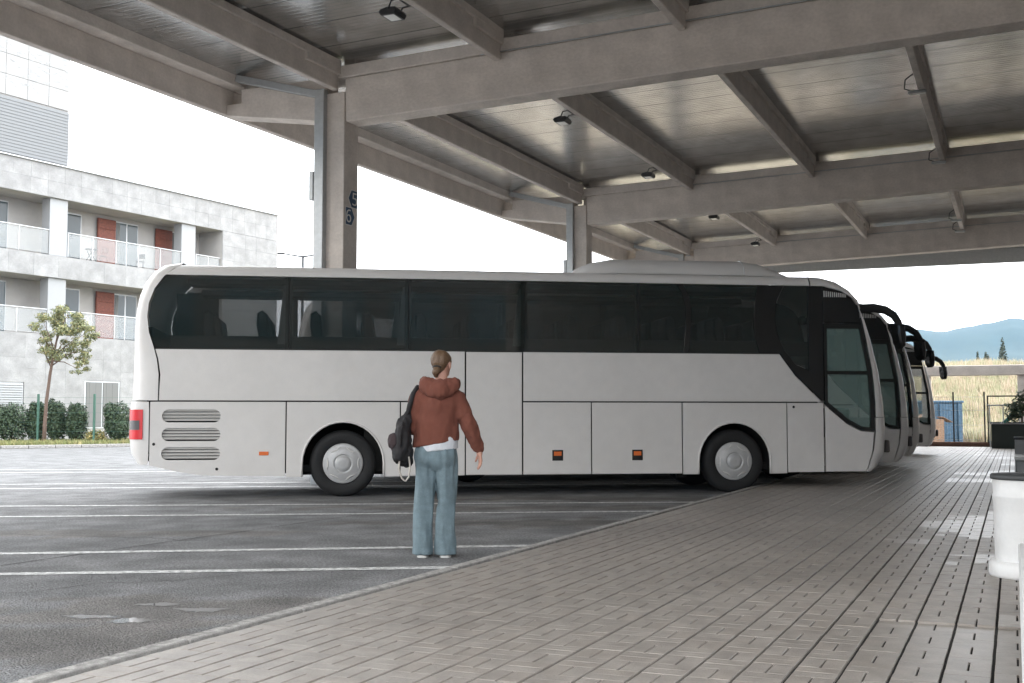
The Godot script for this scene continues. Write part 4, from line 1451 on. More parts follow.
	for sg in [-1.0, 1.0]:
		s9 = begin(true)
		tube(s9, [Vector3(0, 13.1, 0), Vector3(1.6 * sg, 13.35, 0)], [0.07, 0.05], 6)
		obj(s9, "arm", M.dark_metal, lp)
		s9 = begin()
		cbox(s9, Vector3(1.75 * sg, 13.34, 0), Vector3(0.8, 0.12, 0.3), 0.04)
		obj(s9, "lamp_head", M.dark_metal, lp)

# ---------- far end of the platform, field and hills
func bank(x: float, z: float) -> float:     # height of the grassy bank beyond the fence
	var d := -z
	return 5.2 * smoothstep(58.0, 96.0, d) - 0.05

func make_far() -> void:
	var n1 := FastNoiseLite.new(); n1.seed = 21; n1.frequency = 0.06; n1.fractal_octaves = 4
	var st := begin(true)
	var nx := 90
	var nz := 70
	for i in nz + 1:
		for j in nx + 1:
			var z := -47.5 - 150.0 * pow(float(i) / nz, 1.5)
			var x := lerpf(-8.0, 130.0, float(j) / nx)
			var f := n1.get_noise_2d(x, z * 1.6)
			var y := bank(x, z) + f * 0.5 * smoothstep(55, 70, -z)
			var g := Color(0.40, 0.35, 0.25)
			st.set_color(g)
			st.add_vertex(Vector3(x, y, z))
	for i in nz:
		for j in nx:
			var a := i * (nx + 1) + j
			for k in [a, a + nx + 2, a + 1, a, a + nx + 1, a + nx + 2]:
				st.add_index(k)
	var o := obj(st, "field", M.field, self)
	o.set_meta("kind", "structure")
	# dry grass on the bank
	var bl := begin()
	for k in 7:
		var a := TAU * k / 7.0
		var d := Vector3(cos(a), 0, sin(a))
		var s := Vector3(-d.z, 0, d.x) * 0.03
		tri(bl, d * 0.05 - s, d * 0.05 + s, d * (0.16 + 0.05 * (k % 3)) + Vector3(0, 0.5 + 0.1 * (k % 2), 0))
	var mm := MultiMesh.new()
	mm.transform_format = MultiMesh.TRANSFORM_3D
	mm.use_colors = true
	mm.mesh = done(bl)
	mm.instance_count = 14000
	rng.seed = 51
	for k in 14000:
		var z := -rng.randf_range(53, 100)
		var x := -z * rng.randf_range(0.30, 0.52)
		var f := n1.get_noise_2d(x, z * 1.6)
		var y := bank(x, z) + f * 0.5 * smoothstep(55, 70, -z)
		mm.set_instance_transform(k, Transform3D(Basis(Vector3.UP, rng.randf() * TAU).scaled(Vector3.ONE * rng.randf_range(0.6, 1.4)), Vector3(x, y - 0.02, z)))
		var g: Color = [Color(0.48, 0.38, 0.29), Color(0.42, 0.35, 0.25), Color(0.30, 0.31, 0.19), Color(0.36, 0.35, 0.22)][rng.randi() % 4]
		mm.set_instance_color(k, g)
	var gi := MultiMeshInstance3D.new()
	gi.multimesh = mm
	gi.material_override = M.leaf
	gi.name = numbered("dry_grass")
	add_child(gi)
	gi.set_meta("kind", "stuff")
	gi.set_meta("label", "dry yellow grass covering the bank beyond the fence")
	gi.set_meta("category", "grass")
	# hills
	var prof := [[-400, 400], [200, 398], [500, 396], [600, 392], [700, 372], [800, 350], [880, 335], [917, 330], [943, 332.7], [967, 328], [990, 324], [1015, 319], [1040, 322], [1100, 332], [1200, 347], [1400, 372], [1800, 392]]
	st = begin(true)
	var nn := FastNoiseLite.new(); nn.seed = 61; nn.frequency = 0.0016; nn.fractal_octaves = 5
	var cols := 240
	var rows := 26
	for i in rows + 1:
		for j in cols + 1:
			var px := lerpf(-400, 1800, float(j) / cols)
			var k := 0
			while k < prof.size() - 2 and prof[k + 1][0] < px:
				k += 1
			var ridge: float = 417.0 - lerpf(prof[k][1], prof[k + 1][1], smoothstep(prof[k][0], prof[k + 1][0], px))
			var w := float(i) / rows
			var r := lerpf(1900.0, 4200.0, w)
			var dirx := (px - 512.0) / 1150.0
			var top := ridge / 1150.0 * 3400.0
			var shape := smoothstep(0.0, 0.652, w) * (1.0 - 0.75 * smoothstep(0.66, 1.0, w))
			var y := top * shape
			y += nn.get_noise_2d(dirx * r, r) * 60.0 * shape * (1.0 - smoothstep(0.35, 0.62, w)) - 6.0 * (1.0 - smoothstep(0.0, 0.1, w))
			st.add_vertex(Vector3(dirx * r, y, -r))
	for i in rows:
		for j in cols:
			var a := i * (cols + 1) + j
			for k in [a, a + cols + 2, a + 1, a, a + cols + 1, a + cols + 2]:
				st.add_index(k)
	o = obj(st, "hills", M.mountain, self)
	o.set_meta("kind", "structure")
	# cypresses on the bank
	for q in [[52.7, -130.0, 3.5, 0.30, "smallest slim cypress standing alone on the bank"], [53.6, -130.0, 3.4, 0.42, "middle cypress with a broken split top on the bank"], [54.3, -131.0, 3.2, 0.32, "short cypress touching the one with a split top"], [55.55, -130.0, 5.0, 0.62, "tallest pointed cypress on the bank"]]:
		var c := thing("cypress_tree", q[4], "tree", Vector3(q[0], bank(q[0], q[1]) + 0.0, q[1]), 0.0, "cypresses on the bank")
		var h: float = q[2]
		var s2 := begin(true)
		tube(s2, [Vector3(0, -0.4, 0), Vector3(0, h * 0.8, 0)], [0.12, 0.03], 6)
		obj(s2, "trunk", M.bark, c)
		var bb := []
		for k in 7:
			var w := k / 6.0
			bb.append([Vector3(0, h * (0.16 + 0.72 * w), 0), Vector3(q[3] * (1.0 - 0.75 * w * w), h * 0.15, q[3] * (1.0 - 0.75 * w * w))])
		put(leaf_cloud(bb, 1100, 0.14, [Color(0.03, 0.045, 0.035), Color(0.04, 0.055, 0.04)], k_seed(q[0]), 0.4), "crown", M.leaf, c)
	# low concrete frame: lintel on posts
	var lf := thing("concrete_gateway", "low concrete lintel on posts spanning the far end of the platform", "gateway", P1, YAW)
	st = begin()
	cbox(st, Vector3(10.5, 3.04, -31.5), Vector3(15.0, 0.40, 0.5), 0.02)
	obj(st, "lintel", M.concrete, lf)
	for t in [3.5, 7.85, 11.38, 15.5]:
		st = begin()
		cbox(st, Vector3(t, 1.40, -31.5), Vector3(0.34, 2.86, 0.4), 0.015)
		obj(st, "post", M.concrete, lf)
	# low brown plinth and the wire fence on it
	var pl := thing("brick_plinth", "low brown plinth under the wire fence and gate", "wall", P1, YAW)
	st = begin()
	cbox(st, Vector3(8.8, 0.11, -28.75), Vector3(7.4, 0.32, 0.28), 0.02)
	obj(st, "plinth", M.brick_red, pl)
	var fe := thing("mesh_fence", "grey wire mesh fence with thin posts at the end of the platform", "fence", P1, YAW)
	for t in [5.2, 7.1, 8.97, 10.05]:
		st = begin()
		cbox(st, Vector3(t, 1.20, -28.7), Vector3(0.055, 1.88, 0.055), 0.005)
		obj(st, "post", M.dark_metal, fe)
	for y in [0.35, 0.9, 1.45, 1.95]:
		st = begin()
		cbox(st, Vector3(7.6, y, -28.7), Vector3(4.9, 0.012, 0.012), 0.0)
		obj(st, "wire", M.galv, fe)
	for k in 48:
		st = begin()
		cbox(st, Vector3(5.25 + k * 0.1, 1.12, -28.713), Vector3(0.006, 1.66, 0.006), 0.0)
		obj(st, "wire", M.galv, fe)
	var ga := thing("metal_gate", "dark tubular metal gate beside the planter", "gate", P1, YAW)
	for q in [[10.17, 1.12, 0.05, 1.74], [12.4, 1.12, 0.05, 1.74], [11.3, 1.12, 0.02, 1.7]]:
		st = begin()
		cbox(st, Vector3(q[0], q[1], -28.6), Vector3(q[2], q[3], 0.05), 0.006)
		obj(st, "upright", M.dark_metal, ga)
	for y in [0.28, 1.0, 1.97]:
		st = begin()
		cbox(st, Vector3(11.28, y, -28.55), Vector3(2.26, 0.05, 0.045), 0.006)
		obj(st, "rail", M.dark_metal, ga)
	# dark planter with a leafy plant, railing with a green tarpaulin
	var pt := thing("planter_box", "dark green planter box with a leafy bush in front of the gate", "planter", P1, YAW)
	st = begin()
	cbox(st, Vector3(11.35, 0.52, -26.6), Vector3(2.1, 0.84, 0.7), 0.02)
	obj(st, "trough", M.dark_green, pt)
	st = begin()
	cbox(st, Vector3(11.35, 0.965, -26.6), Vector3(2.16, 0.05, 0.76), 0.01)
	obj(st, "rim", M.grey_paint, pt)
	put(leaf_cloud([[Vector3(11.35, 1.65, -26.7), Vector3(0.42, 0.5, 0.35)], [Vector3(11.75, 1.85, -26.7), Vector3(0.5, 0.45, 0.35)], [Vector3(11.05, 1.45, -26.7), Vector3(0.35, 0.35, 0.3)], [Vector3(11.0, 1.2, -26.7), Vector3(0.25, 0.2, 0.2)]], 900, 0.085, [Color(0.04, 0.065, 0.04), Color(0.07, 0.095, 0.06), Color(0.10, 0.12, 0.07)], 3, 0.1), "foliage", M.leaf, pt)
	var s3 := begin(true)
	tube(s3, [Vector3(11.3, 0.9, -26.7), Vector3(11.35, 1.7, -26.7)], [0.04, 0.02], 6)
	obj(s3, "stem", M.bark, pt)
	var ra := thing("hand_railing", "pale metal railing standing behind the dark planter box", "railing", P1, YAW)
	for t in [10.25, 10.70, 10.98, 11.32, 11.9]:
		st = begin()
		cbox(st, Vector3(t, 0.84, -27.3), Vector3(0.04, 1.5, 0.04), 0.005)
		obj(st, "baluster", M.galv, ra)
	st = begin()
	cbox(st, Vector3(11.1, 1.62, -27.3), Vector3(1.9, 0.05, 0.05), 0.008)
	obj(st, "top_rail", M.galv, ra)
	var tp := thing("folded_parasol", "folded green parasol leaning on the railing", "parasol", P1, YAW)
	st = begin(true)
	tube(st, [Vector3(10.72, 0.98, -26.98), Vector3(11.0, 1.25, -27.0), Vector3(11.28, 1.56, -27.05)], [0.05, 0.10, 0.03], 8)
	obj(st, "canopy_cloth", M.tarp, tp)
	st = begin(true)
	tube(st, [Vector3(10.62, 0.985, -26.97), Vector3(11.36, 1.66, -27.06)], [0.015], 6)
	obj(st, "pole", M.galv, tp)
	# blue skip with cardboard, beyond the fence
	var sk := thing("blue_skip", "blue metal waste skip beyond the wire fence", "skip", Vector3(18.45, 0.0, -53.0), 0.1)
	var s4 := begin()
	cbox(s4, Vector3(0, 0.92, 0), Vector3(3.9, 1.84, 1.7), 0.02)
	obj(s4, "bin_body", M.skip_blue, sk)
	for k in 5:
		s4 = begin()
		cbox(s4, Vector3(-1.75 + k * 0.875, 0.95, 0.89), Vector3(0.10, 1.7, 0.08), 0.01)
		obj(s4, "rib", M.skip_blue, sk)
	s4 = begin()
	cbox(s4, Vector3(0, 1.89, 0), Vector3(4.0, 0.10, 1.8), 0.02)
	obj(s4, "rim", M.skip_blue, sk)
	for q in [[-0.35, 1.25, 1.25, 0.9, 0.8, 0.25, "brown cardboard carton leaning on the side of the blue skip"], [0.25, 1.35, 1.35, 0.7, 0.55, -0.4, "pinkish cardboard carton stacked against the blue skip"]]:
		var cb := thing("cardboard_carton", q[6], "carton", sk.transform * Vector3(q[0], 0.0, q[2] + 0.15), 0.4)
		s4 = begin()
		cbox(s4, Vector3(0, 0.55, 0), Vector3(q[3], 1.1, q[4]), 0.01)
		obj(s4, "box_side", M.cardboard, cb)
		s4 = begin()
		cbox(s4, Vector3(0.1, 1.2, 0.1), Vector3(q[3] * 0.9, 0.02, q[4] * 0.7), 0.0, Transform3D(Basis(Vector3(0, 0, 1), q[5]), Vector3(0, 0.02, 0)))
		obj(s4, "flap", M.cardboard, cb)

func k_seed(x: float) -> int:
	return int(x * 100)

# ---------- things along the inner side of the platform
func make_platform_things() -> void:
	# station house closing the inner side, out of the frame: it keeps the light from reaching in from there
	var sh := thing("station_house", "long station house wall behind the platform benches", "building", P1, YAW)
	var u := -14.0
	while u < 28.0:
		var st := begin()
		cbox(st, Vector3(16.15, 4.0, -(u + 2.9)), Vector3(0.3, 8.0, 5.79), 0.0)
		obj(st, "wall", M.house_wall, sh)
		u += 5.8
	# terminal building across the end of the platform, behind the viewer: the coach windows mirror it
	var tm := thing("terminal_building", "two storey terminal building across the near end of the platform", "building", Vector3(11.0, 0, 21.0), 0.0)
	var stt := begin()
	cbox(stt, Vector3(0, 4.4, 0), Vector3(36.0, 8.8, 0.4), 0.0)
	obj(stt, "wall", M.dull_wall, tm)
	for i in 9:
		for j in 2:
			stt = begin()
			cbox(stt, Vector3(-16.0 + i * 4.0, 2.2 + j * 3.9, -0.22), Vector3(2.6, 2.4, 0.06), 0.0)
			obj(stt, "window", M.window_glass, tm)
	# inner pavement strip beyond the laid pavers
	var st0 := begin()
	cbox(st0, Vector3(13.75, 0.045, -1.0), Vector3(4.5, 0.10, 56.0), 0.0)
	var ip := obj(st0, "inner_pavement", M.kerb, self)
	ip.position = P1
	ip.rotation.y = YAW
	ip.set_meta("kind", "structure")
	# round white bin
	var bn := thing("litter_bin", "round white bin with a dark lid and a wide foot", "bin", Vector3(3.63, PH, -8.05))
	var s := begin(true)
	lathe(s, V([0.0, 0.0, 0.300, 0.0, 0.305, 0.02, 0.303, 0.085, 0.285, 0.105, 0.262, 0.112]), 40)
	obj(s, "foot", M.white_paint, bn)
	s = begin(true)
	lathe(s, V([0.262, 0.10, 0.262, 0.30, 0.265, 0.52, 0.271, 0.545, 0.271, 0.56, 0.266, 0.565, 0.268, 0.66, 0.27, 0.668, 0.0, 0.668]), 40)
	obj(s, "barrel", M.white_paint, bn)
	s = begin(true)
	lathe(s, V([0.0, 0.668, 0.278, 0.668, 0.282, 0.674, 0.282, 0.695, 0.272, 0.704, 0.0, 0.712]), 40)
	obj(s, "lid", M.grey_dark, bn)
	# low white bench running along the platform
	var be := thing("white_bench", "low white slab bench along the inner edge of the platform", "bench", P1, YAW)
	s = begin()
	cbox(s, Vector3(11.31, 0.475, 13.4), Vector3(0.51, 0.07, 5.4), 0.010)
	obj(s, "seat", M.white_paint, be)
	for k in 3:
		s = begin()
		cbox(s, Vector3(11.31, 0.268, 11.6 + 1.8 * k), Vector3(0.496, 0.34, 1.79), 0.008)
		obj(s, "base_block", M.white_paint, be)
	# grey square bin and a second bench farther along
	var gb := thing("square_bin", "grey square litter bin with a dark rim beyond the round bin", "bin", W(7.1, 11.22, PH), YAW)
	s = begin()
	cbox(s, Vector3(0, 0.33, 0), Vector3(0.34, 0.66, 0.34), 0.015)
	obj(s, "box", M.grey_mid, gb)
	s = begin()
	cbox(s, Vector3(0, 0.685, 0), Vector3(0.37, 0.05, 0.37), 0.01)
	obj(s, "rim", M.grey_dark, gb)
	var b2 := thing("platform_bench", "small pale bench with grey legs beside the square bin", "bench", W(5.6, 11.25, PH), YAW)
	s = begin()
	cbox(s, Vector3(0, 0.36, 0), Vector3(0.42, 0.07, 1.6), 0.012)
	obj(s, "seat", M.white_paint, b2)
	for z in [-0.65, 0.65]:
		s = begin()
		cbox(s, Vector3(0, 0.162, z), Vector3(0.36, 0.322, 0.10), 0.01)
		obj(s, "leg", M.grey_mid, b2)

# ---------- soft shapes: tapered capsules joined with a smooth minimum, meshed as surface nets
# bone: [a, b, ra, rb, k, flatten of z (1 = round)]
func nets(st: SurfaceTool, bones: Array, cell: float, planes: Array = [], amp := 0.0, freq := 6.0, sd := 1, ysc := 0.8) -> void:
	var lo := Vector3.INF
	var hi := -Vector3.INF
	for b in bones:
		var r: float = maxf(b[2], b[3]) + b[4] + cell * 3.0
		for p in [b[0], b[1]]:
			lo = lo.min(p - Vector3.ONE * r)
			hi = hi.max(p + Vector3.ONE * r)
	var n := Vector3i(((hi - lo) / cell).ceil()) + Vector3i.ONE
	var f := PackedFloat32Array()
	f.resize(n.x * n.y * n.z)
	f.fill(1.0)
	var sy := n.x
	var sz := n.x * n.y
	for b in bones:
		var a: Vector3 = b[0]
		var d: Vector3 = b[1] - b[0]
		var ra: float = b[2]
		var rb: float = b[3]
		var k: float = b[4]
		var fz: float = b[5]
		var r: float = maxf(ra, rb) + k + cell * 2.5
		var l: Vector3 = (a.min(b[1]) - Vector3.ONE * r - lo) / cell
		var h: Vector3 = (a.max(b[1]) + Vector3.ONE * r - lo) / cell
		var ds := Vector3(d.x, d.y, d.z * fz)
		var dd := maxf(ds.dot(ds), 1e-9)
		for z in range(maxi(0, int(l.z)), mini(n.z - 1, int(h.z)) + 1):
			var pz := (lo.z + z * cell - a.z) * fz
			for y in range(maxi(0, int(l.y)), mini(n.y - 1, int(h.y)) + 1):
				var py := lo.y + y * cell - a.y
				var base := z * sz + y * sy
				for x in range(maxi(0, int(l.x)), mini(n.x - 1, int(h.x)) + 1):
					var q := Vector3(lo.x + x * cell - a.x, py, pz)
					var t := clampf(q.dot(ds) / dd, 0.0, 1.0)
					var v := (q - ds * t).length() - (ra + (rb - ra) * t)
					var o := f[base + x]
					if k > 0.0 and absf(v - o) < k:
						var w := (k - absf(v - o)) / k
						f[base + x] = minf(v, o) - w * w * k * 0.25
					elif v < o:
						f[base + x] = v
	var fn := FastNoiseLite.new()
	fn.seed = sd
	fn.frequency = freq
	fn.fractal_octaves = 2
	if amp > 0.0 or planes.size() > 0:
		for z in n.z:
			for y in n.y:
				for x in n.x:
					var i := z * sz + y * sy + x
					if f[i] < 0.06:
						var p := lo + Vector3(x, y, z) * cell
						if amp > 0.0:
							f[i] += fn.get_noise_3d(p.x * 1.6, p.y * ysc, p.z * 1.6) * amp
						for pl in planes:
							f[i] = maxf(f[i], pl.distance_to(p))
	var at := {}
	for z in n.z - 1:
		for y in n.y - 1:
			for x in n.x - 1:
				var i := z * sz + y * sy + x
				if absf(f[i]) > cell * 4.0:
					continue
				var m := 0
				var s := [f[i], f[i + 1], f[i + sy], f[i + sy + 1], f[i + sz], f[i + sz + 1], f[i + sz + sy], f[i + sz + sy + 1]]
				for c in 8:
					if s[c] < 0.0:
						m |= 1 << c
				if m == 0 or m == 255:
					continue
				var sum := Vector3.ZERO
				var cnt := 0
				for e in [[0, 1], [2, 3], [4, 5], [6, 7], [0, 2], [1, 3], [4, 6], [5, 7], [0, 4], [1, 5], [2, 6], [3, 7]]:
					var va: float = s[e[0]]
					var vb: float = s[e[1]]
					if (va < 0.0) != (vb < 0.0):
						var t := va / (va - vb)
						var pa := Vector3(e[0] & 1, (e[0] >> 1) & 1, (e[0] >> 2) & 1)
						var pb := Vector3(e[1] & 1, (e[1] >> 1) & 1, (e[1] >> 2) & 1)
						sum += pa.lerp(pb, t)
						cnt += 1
				at[i] = lo + (Vector3(x, y, z) + sum / cnt) * cell
	for i in at:
		for ax in 3:
			var s1: int = [1, sy, sz][ax]
			var o1: int = [sy, sz, 1][ax]
			var o2: int = [sz, 1, sy][ax]
			var j: int = i + s1
			if j >= f.size() or (f[i] < 0.0) == (f[j] < 0.0):
				continue
			if not (at.has(i - o1) and at.has(i - o2) and at.has(i - o1 - o2)):
				continue
			if f[i] < 0.0:
				quad(st, at[i], at[i - o1], at[i - o1 - o2], at[i - o2])
			else:
				quad(st, at[i], at[i - o2], at[i - o1 - o2], at[i - o1])

func B3(ax: float, ay: float, az: float, bx: float, b_y: float, bz: float, ra: float, rb: float, k := 0.03, fz := 1.0) -> Array:
	return [Vector3(ax, ay, az), Vector3(bx, b_y, bz), ra, rb, k, fz]

# a hand hanging from the wrist along dir; side is the direction of the thumb, palm the way the palm faces
func hand_bones(wrist: Vector3, dir: Vector3, side: Vector3, palm: Vector3, curl: float) -> Array:
	var o := []
	var k := wrist + dir * 0.085
	o.append([wrist - dir * 0.03, wrist + dir * 0.02, 0.026, 0.027, 0.012, 1.0])
	for f in 4:
		var off := side * (0.030 - 0.020 * f)
		o.append([wrist + dir * 0.015 + off * 0.6, k + off, 0.014, 0.0125, 0.012, 1.0])
		var len: float = [0.068, 0.076, 0.070, 0.054][f]
		var d0 := (dir + palm * curl * 0.5).normalized()
		var d1 := (dir + palm * curl * 1.3).normalized()
		var d2 := (dir + palm * curl * 2.4).normalized()
		var p0 := k + off
		var p1 := p0 + d0 * len * 0.45
		var p2 := p1 + d1 * len * 0.32
		var p3 := p2 + d2 * len * 0.25
		o.append([p0, p1, 0.0095, 0.009, 0.004, 1.0])
		o.append([p1, p2, 0.009, 0.0082, 0.003, 1.0])
		o.append([p2, p3, 0.0082, 0.007, 0.003, 1.0])
	var t0 := wrist + dir * 0.025 + side * 0.024
	var t1 := t0 + (side * 0.6 + dir + palm * 0.5).normalized() * 0.042
	var t2 := t1 + (side * 0.15 + dir + palm * 0.5).normalized() * 0.034
	o.append([t0, t1, 0.014, 0.011, 0.008, 1.0])
	o.append([t1, t2, 0.011, 0.008, 0.003, 1.0])
	return o

func make_person() -> void:
	var o := thing("person", "person in a rust brown hoodie and wide blue jeans seen from behind", "person", Vector3(-0.657, 0.0, -10.0), 0.0)
	# body: torso, neck, limbs, then head and hands on finer grids
	var st := begin(true)
	var rw := Vector3(0.372, 0.905, -0.02)
	var lw := Vector3(-0.238, 1.235, -0.115)
	nets(st, [B3(0.0, 0.95, 0, 0.01, 1.28, 0, 0.11, 0.12, 0.04, 1.6), B3(-0.10, 1.36, 0, 0.13, 1.36, 0, 0.045, 0.045, 0.04), B3(0.03, 1.38, 0.0, 0.045, 1.56, 0.0, 0.055, 0.052, 0.03),
		B3(0.17, 1.35, 0, 0.287, 1.13, 0.025, 0.042, 0.038), B3(0.287, 1.13, 0.025, rw.x, rw.y, rw.z, 0.036, 0.028), B3(-0.14, 1.35, 0, -0.212, 1.12, -0.02, 0.042, 0.038), B3(-0.215, 1.11, -0.02, lw.x, lw.y, lw.z, 0.04, 0.028),
		B3(-0.08, 0.90, 0, -0.10, 0.47, 0, 0.065, 0.05), B3(-0.10, 0.47, 0, -0.105, 0.07, 0.02, 0.055, 0.04), B3(0.08, 0.90, 0, 0.075, 0.47, 0, 0.065, 0.05), B3(0.075, 0.47, 0, 0.075, 0.07, 0.02, 0.055, 0.04),
		B3(-0.105, 0.06, 0.02, -0.11, 0.045, -0.12, 0.04, 0.035), B3(0.075, 0.06, 0.02, 0.085, 0.045, -0.12, 0.04, 0.035)], 0.014)
	# head: skull, jaw, nose, brow, lips, ears; it looks ahead and a little towards the nose of the coach
	var hc := Vector3(0.045, 1.655, -0.01)
	var turn := Basis(Vector3.UP, -0.45)
	var hb := []
	for q in [[0, 0.035, 0.015, 0, 0.03, -0.02, 0.078, 0.076, 0.03], [0, -0.03, -0.05, 0, -0.07, -0.06, 0.055, 0.038, 0.03], [0, 0.0, -0.09, 0, -0.022, -0.108, 0.010, 0.013, 0.012], [-0.028, 0.022, -0.084, 0.028, 0.022, -0.084, 0.012, 0.012, 0.012], [-0.016, -0.05, -0.092, 0.016, -0.05, -0.092, 0.008, 0.008, 0.006], [-0.078, 0.01, 0.0, -0.080, -0.03, 0.0, 0.013, 0.009, 0.006], [0.078, 0.01, 0.0, 0.080, -0.03, 0.0, 0.013, 0.009, 0.006], [0, -0.06, 0.01, 0, -0.12, 0.01, 0.052, 0.052, 0.03]]:
		hb.append([hc + turn * Vector3(q[0], q[1], q[2]), hc + turn * Vector3(q[3], q[4], q[5]), q[6], q[7], q[8], 1.0])
	nets(st, hb, 0.006)
	nets(st, hand_bones(rw, Vector3(0.12, -0.98, -0.1).normalized(), Vector3(-0.25, 0, -0.97).normalized(), Vector3(-0.95, -0.1, 0.25).normalized(), 0.35), 0.004)
	nets(st, hand_bones(lw, Vector3(0.02, 0.97, -0.05).normalized(), Vector3(0.2, 0, -0.95).normalized(), Vector3(0.95, 0.1, 0.3).normalized(), 0.9), 0.004)
	obj(st, "body", M.skin, o)
	# hair gathered low at the back
	st = begin(true)
	var hr := []
	for q in [[0, 0.045, 0.025, 0, 0.038, -0.015, 0.084, 0.080, 0.02], [0, 0.0, 0.045, 0, -0.03, 0.05, 0.066, 0.05, 0.02], [0.0, -0.045, 0.085, 0.0, -0.06, 0.098, 0.032, 0.034, 0.012], [-0.004, -0.075, 0.095, -0.008, -0.10, 0.088, 0.026, 0.016, 0.012]]:
		hr.append([hc + turn * Vector3(q[0], q[1], q[2]), hc + turn * Vector3(q[3], q[4], q[5]), q[6], q[7], q[8], 1.0])
	var fwd := turn * Vector3(0, 0.35, -1).normalized()
	nets(st, hr, 0.005, [Plane(fwd, fwd.dot(hc) + 0.062)], 0.006, 14.0, 4)
	obj(st, "hair", M.hair, o)
	st = begin(true)
	var ring := []
	for k in 13:
		var a := TAU * k / 12.0
		ring.append(hc + turn * Vector3(cos(a) * 0.036, -0.028 + sin(a) * 0.012, 0.085 + sin(a) * 0.02))
	tube(st, ring, [0.008], 6)
	obj(st, "hair_tie", M.bus_frame, o)
	# hoodie: trunk cut at the slanting hem, sleeves reach down past it
	st = begin(true)
	nets(st, [B3(-0.005, 0.97, 0, 0.0, 1.10, 0, 0.200, 0.186, 0.03, 1.34), B3(0.0, 1.10, 0, 0.015, 1.28, 0.0, 0.182, 0.19, 0.05, 1.42), B3(-0.115, 1.365, 0.0, 0.145, 1.365, 0.0, 0.078, 0.080, 0.06, 1.0), B3(0.02, 1.30, 0.03, 0.03, 1.40, 0.02, 0.14, 0.10, 0.05, 1.2),
		B3(0.17, 1.36, 0.0, 0.235, 1.23, 0.012, 0.082, 0.08, 0.035), B3(-0.15, 1.36, 0.0, -0.212, 1.12, -0.02, 0.080, 0.074, 0.035), B3(-0.212, 1.12, -0.02, -0.234, 1.19, -0.09, 0.066, 0.056, 0.03)],
		0.009, [Plane(Vector3(0.16, -0.987, 0.0), -0.955)], 0.016, 6.0, 3, 0.7)
	nets(st, [B3(0.19, 1.33, 0.004, 0.287, 1.13, 0.025, 0.076, 0.068, 0.03), B3(0.287, 1.13, 0.025, 0.352, 0.965, -0.01, 0.068, 0.056, 0.02), B3(0.350, 0.965, -0.01, 0.363, 0.93, -0.015, 0.050, 0.046, 0.008)], 0.008, [], 0.014, 8.0, 21)
	obj(st, "hoodie", M.hoodie, o)
	# hood lying on the shoulders: an open roll round the neck
	st = begin(true)
	nets(st, [B3(-0.105, 1.515, -0.02, -0.075, 1.47, 0.075, 0.042, 0.058, 0.03), B3(-0.075, 1.47, 0.075, 0.04, 1.425, 0.115, 0.060, 0.075, 0.04), B3(0.04, 1.425, 0.115, 0.15, 1.475, 0.075, 0.075, 0.058, 0.04), B3(0.15, 1.475, 0.075, 0.165, 1.50, -0.02, 0.056, 0.038, 0.03), B3(-0.04, 1.42, 0.09, 0.10, 1.42, 0.09, 0.05, 0.05, 0.04), B3(-0.06, 1.505, 0.07, 0.03, 1.485, 0.11, 0.03, 0.03, 0.02), B3(0.03, 1.485, 0.11, 0.13, 1.50, 0.07, 0.03, 0.03, 0.02)], 0.008, [], 0.014, 9.0, 6)
	obj(st, "hood", M.hoodie, o)
	# shirt below the hem
	st = begin(true)
	nets(st, [B3(0.01, 1.05, 0, 0.01, 0.93, 0, 0.176, 0.182, 0.02, 1.28)], 0.008, [Plane(Vector3(0.1, -0.995, 0).normalized(), -0.905), Plane(Vector3.UP, 1.05)], 0.006, 9.0, 8)
	obj(st, "shirt", M.shirt, o)
	# wide jeans
	st = begin(true)
	nets(st, [B3(0.0, 0.96, 0, 0.0, 0.90, 0.01, 0.160, 0.168, 0.02, 1.42), B3(-0.075, 0.85, 0.02, 0.075, 0.85, 0.02, 0.110, 0.110, 0.05, 1.0), B3(-0.085, 0.84, 0.0, -0.100, 0.47, 0.01, 0.098, 0.078, 0.012), B3(-0.100, 0.47, 0.01, -0.108, 0.03, 0.015, 0.078, 0.086, 0.008), B3(0.090, 0.84, 0.0, 0.086, 0.47, 0.01, 0.100, 0.080, 0.012), B3(0.086, 0.47, 0.01, 0.078, 0.02, 0.015, 0.080, 0.090, 0.008)], 0.009, [Plane(Vector3(0, -1, 0), -0.022), Plane(Vector3.UP, 0.97)], 0.022, 6.5, 9, 0.3)
	obj(st, "jeans", M.denim, o)
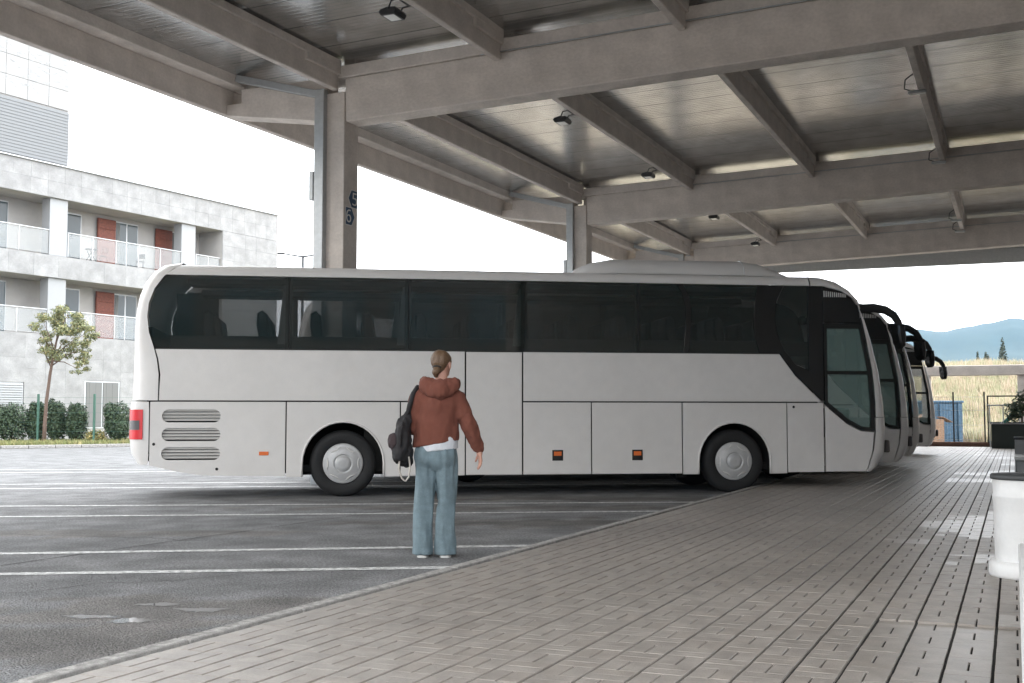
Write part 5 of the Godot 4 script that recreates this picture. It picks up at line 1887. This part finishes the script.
	for q in [[-0.11, "shoe"], [0.085, "shoe"]]:
		st = begin(true)
		nets(st, [B3(q[0], 0.055, 0.035, q[0] - 0.005, 0.055, -0.05, 0.044, 0.045, 0.02), B3(q[0] - 0.005, 0.05, -0.05, q[0] - 0.01, 0.042, -0.18, 0.046, 0.038, 0.02)], 0.007, [Plane(Vector3(0, -1, 0), -0.018)])
		var sh := obj(st, "shoe", M.shoe, o)
		st = begin()
		prism(st, V([q[0] - 0.048, 0.06, q[0] - 0.03, 0.105, q[0] + 0.03, 0.105, q[0] + 0.05, 0.06, q[0] + 0.045, -0.05, q[0] + 0.035, -0.16, q[0] - 0.01, -0.19, q[0] - 0.05, -0.16]), 0.0, 0.026, 0.004, Transform3D(Basis(Vector3.RIGHT, Vector3(0, 0, 1), Vector3(0, 1, 0)), Vector3(0, 0.001, -0.02)))
		obj(st, "sole", M.sole, sh)
	# backpack hung on one shoulder
	var bp := thing("backpack", "black backpack hanging from one shoulder of the person", "backpack", Vector3(-0.657, 0.0, -10.0))
	st = begin(true)
	nets(st, [B3(-0.285, 0.88, 0.06, -0.265, 1.16, 0.05, 0.062, 0.058, 0.02, 0.55), B3(-0.30, 0.86, 0.10, -0.285, 1.12, 0.10, 0.06, 0.05, 0.03, 0.6), B3(-0.255, 0.82, 0.02, -0.255, 0.90, 0.02, 0.05, 0.06, 0.03, 0.6), B3(-0.255, 1.16, 0.03, -0.24, 1.22, 0.02, 0.05, 0.035, 0.02, 0.6)], 0.009, [], 0.022, 8.0, 12)
	obj(st, "pack", M.bag, bp)
	st = begin(true)
	nets(st, [B3(-0.355, 1.02, 0.10, -0.355, 0.97, 0.12, 0.045, 0.048, 0.02, 0.8), B3(-0.335, 0.92, 0.12, -0.325, 0.89, 0.12, 0.035, 0.03, 0.02, 1.0)], 0.008, [], 0.012, 10.0, 13)
	obj(st, "side_pouch", M.bag_brown, bp)
	st = begin(true)
	tube(st, [Vector3(-0.25, 1.18, 0.05), Vector3(-0.225, 1.30, 0.075), Vector3(-0.195, 1.40, 0.065), Vector3(-0.165, 1.455, 0.01), Vector3(-0.18, 1.43, -0.06), Vector3(-0.215, 1.35, -0.11), Vector3(-0.245, 1.25, -0.13), Vector3(-0.26, 1.10, -0.08)], [0.022], 8, 1.2)
	obj(st, "shoulder_strap", M.bag, bp)
	st = begin(true)
	tube(st, [Vector3(-0.30, 0.86, 0.16), Vector3(-0.305, 0.76, 0.17), Vector3(-0.28, 0.68, 0.17), Vector3(-0.25, 0.655, 0.165), Vector3(-0.222, 0.69, 0.16), Vector3(-0.212, 0.78, 0.15), Vector3(-0.225, 0.86, 0.13)], [0.008], 6)
	obj(st, "cord_loop", M.cord, bp)
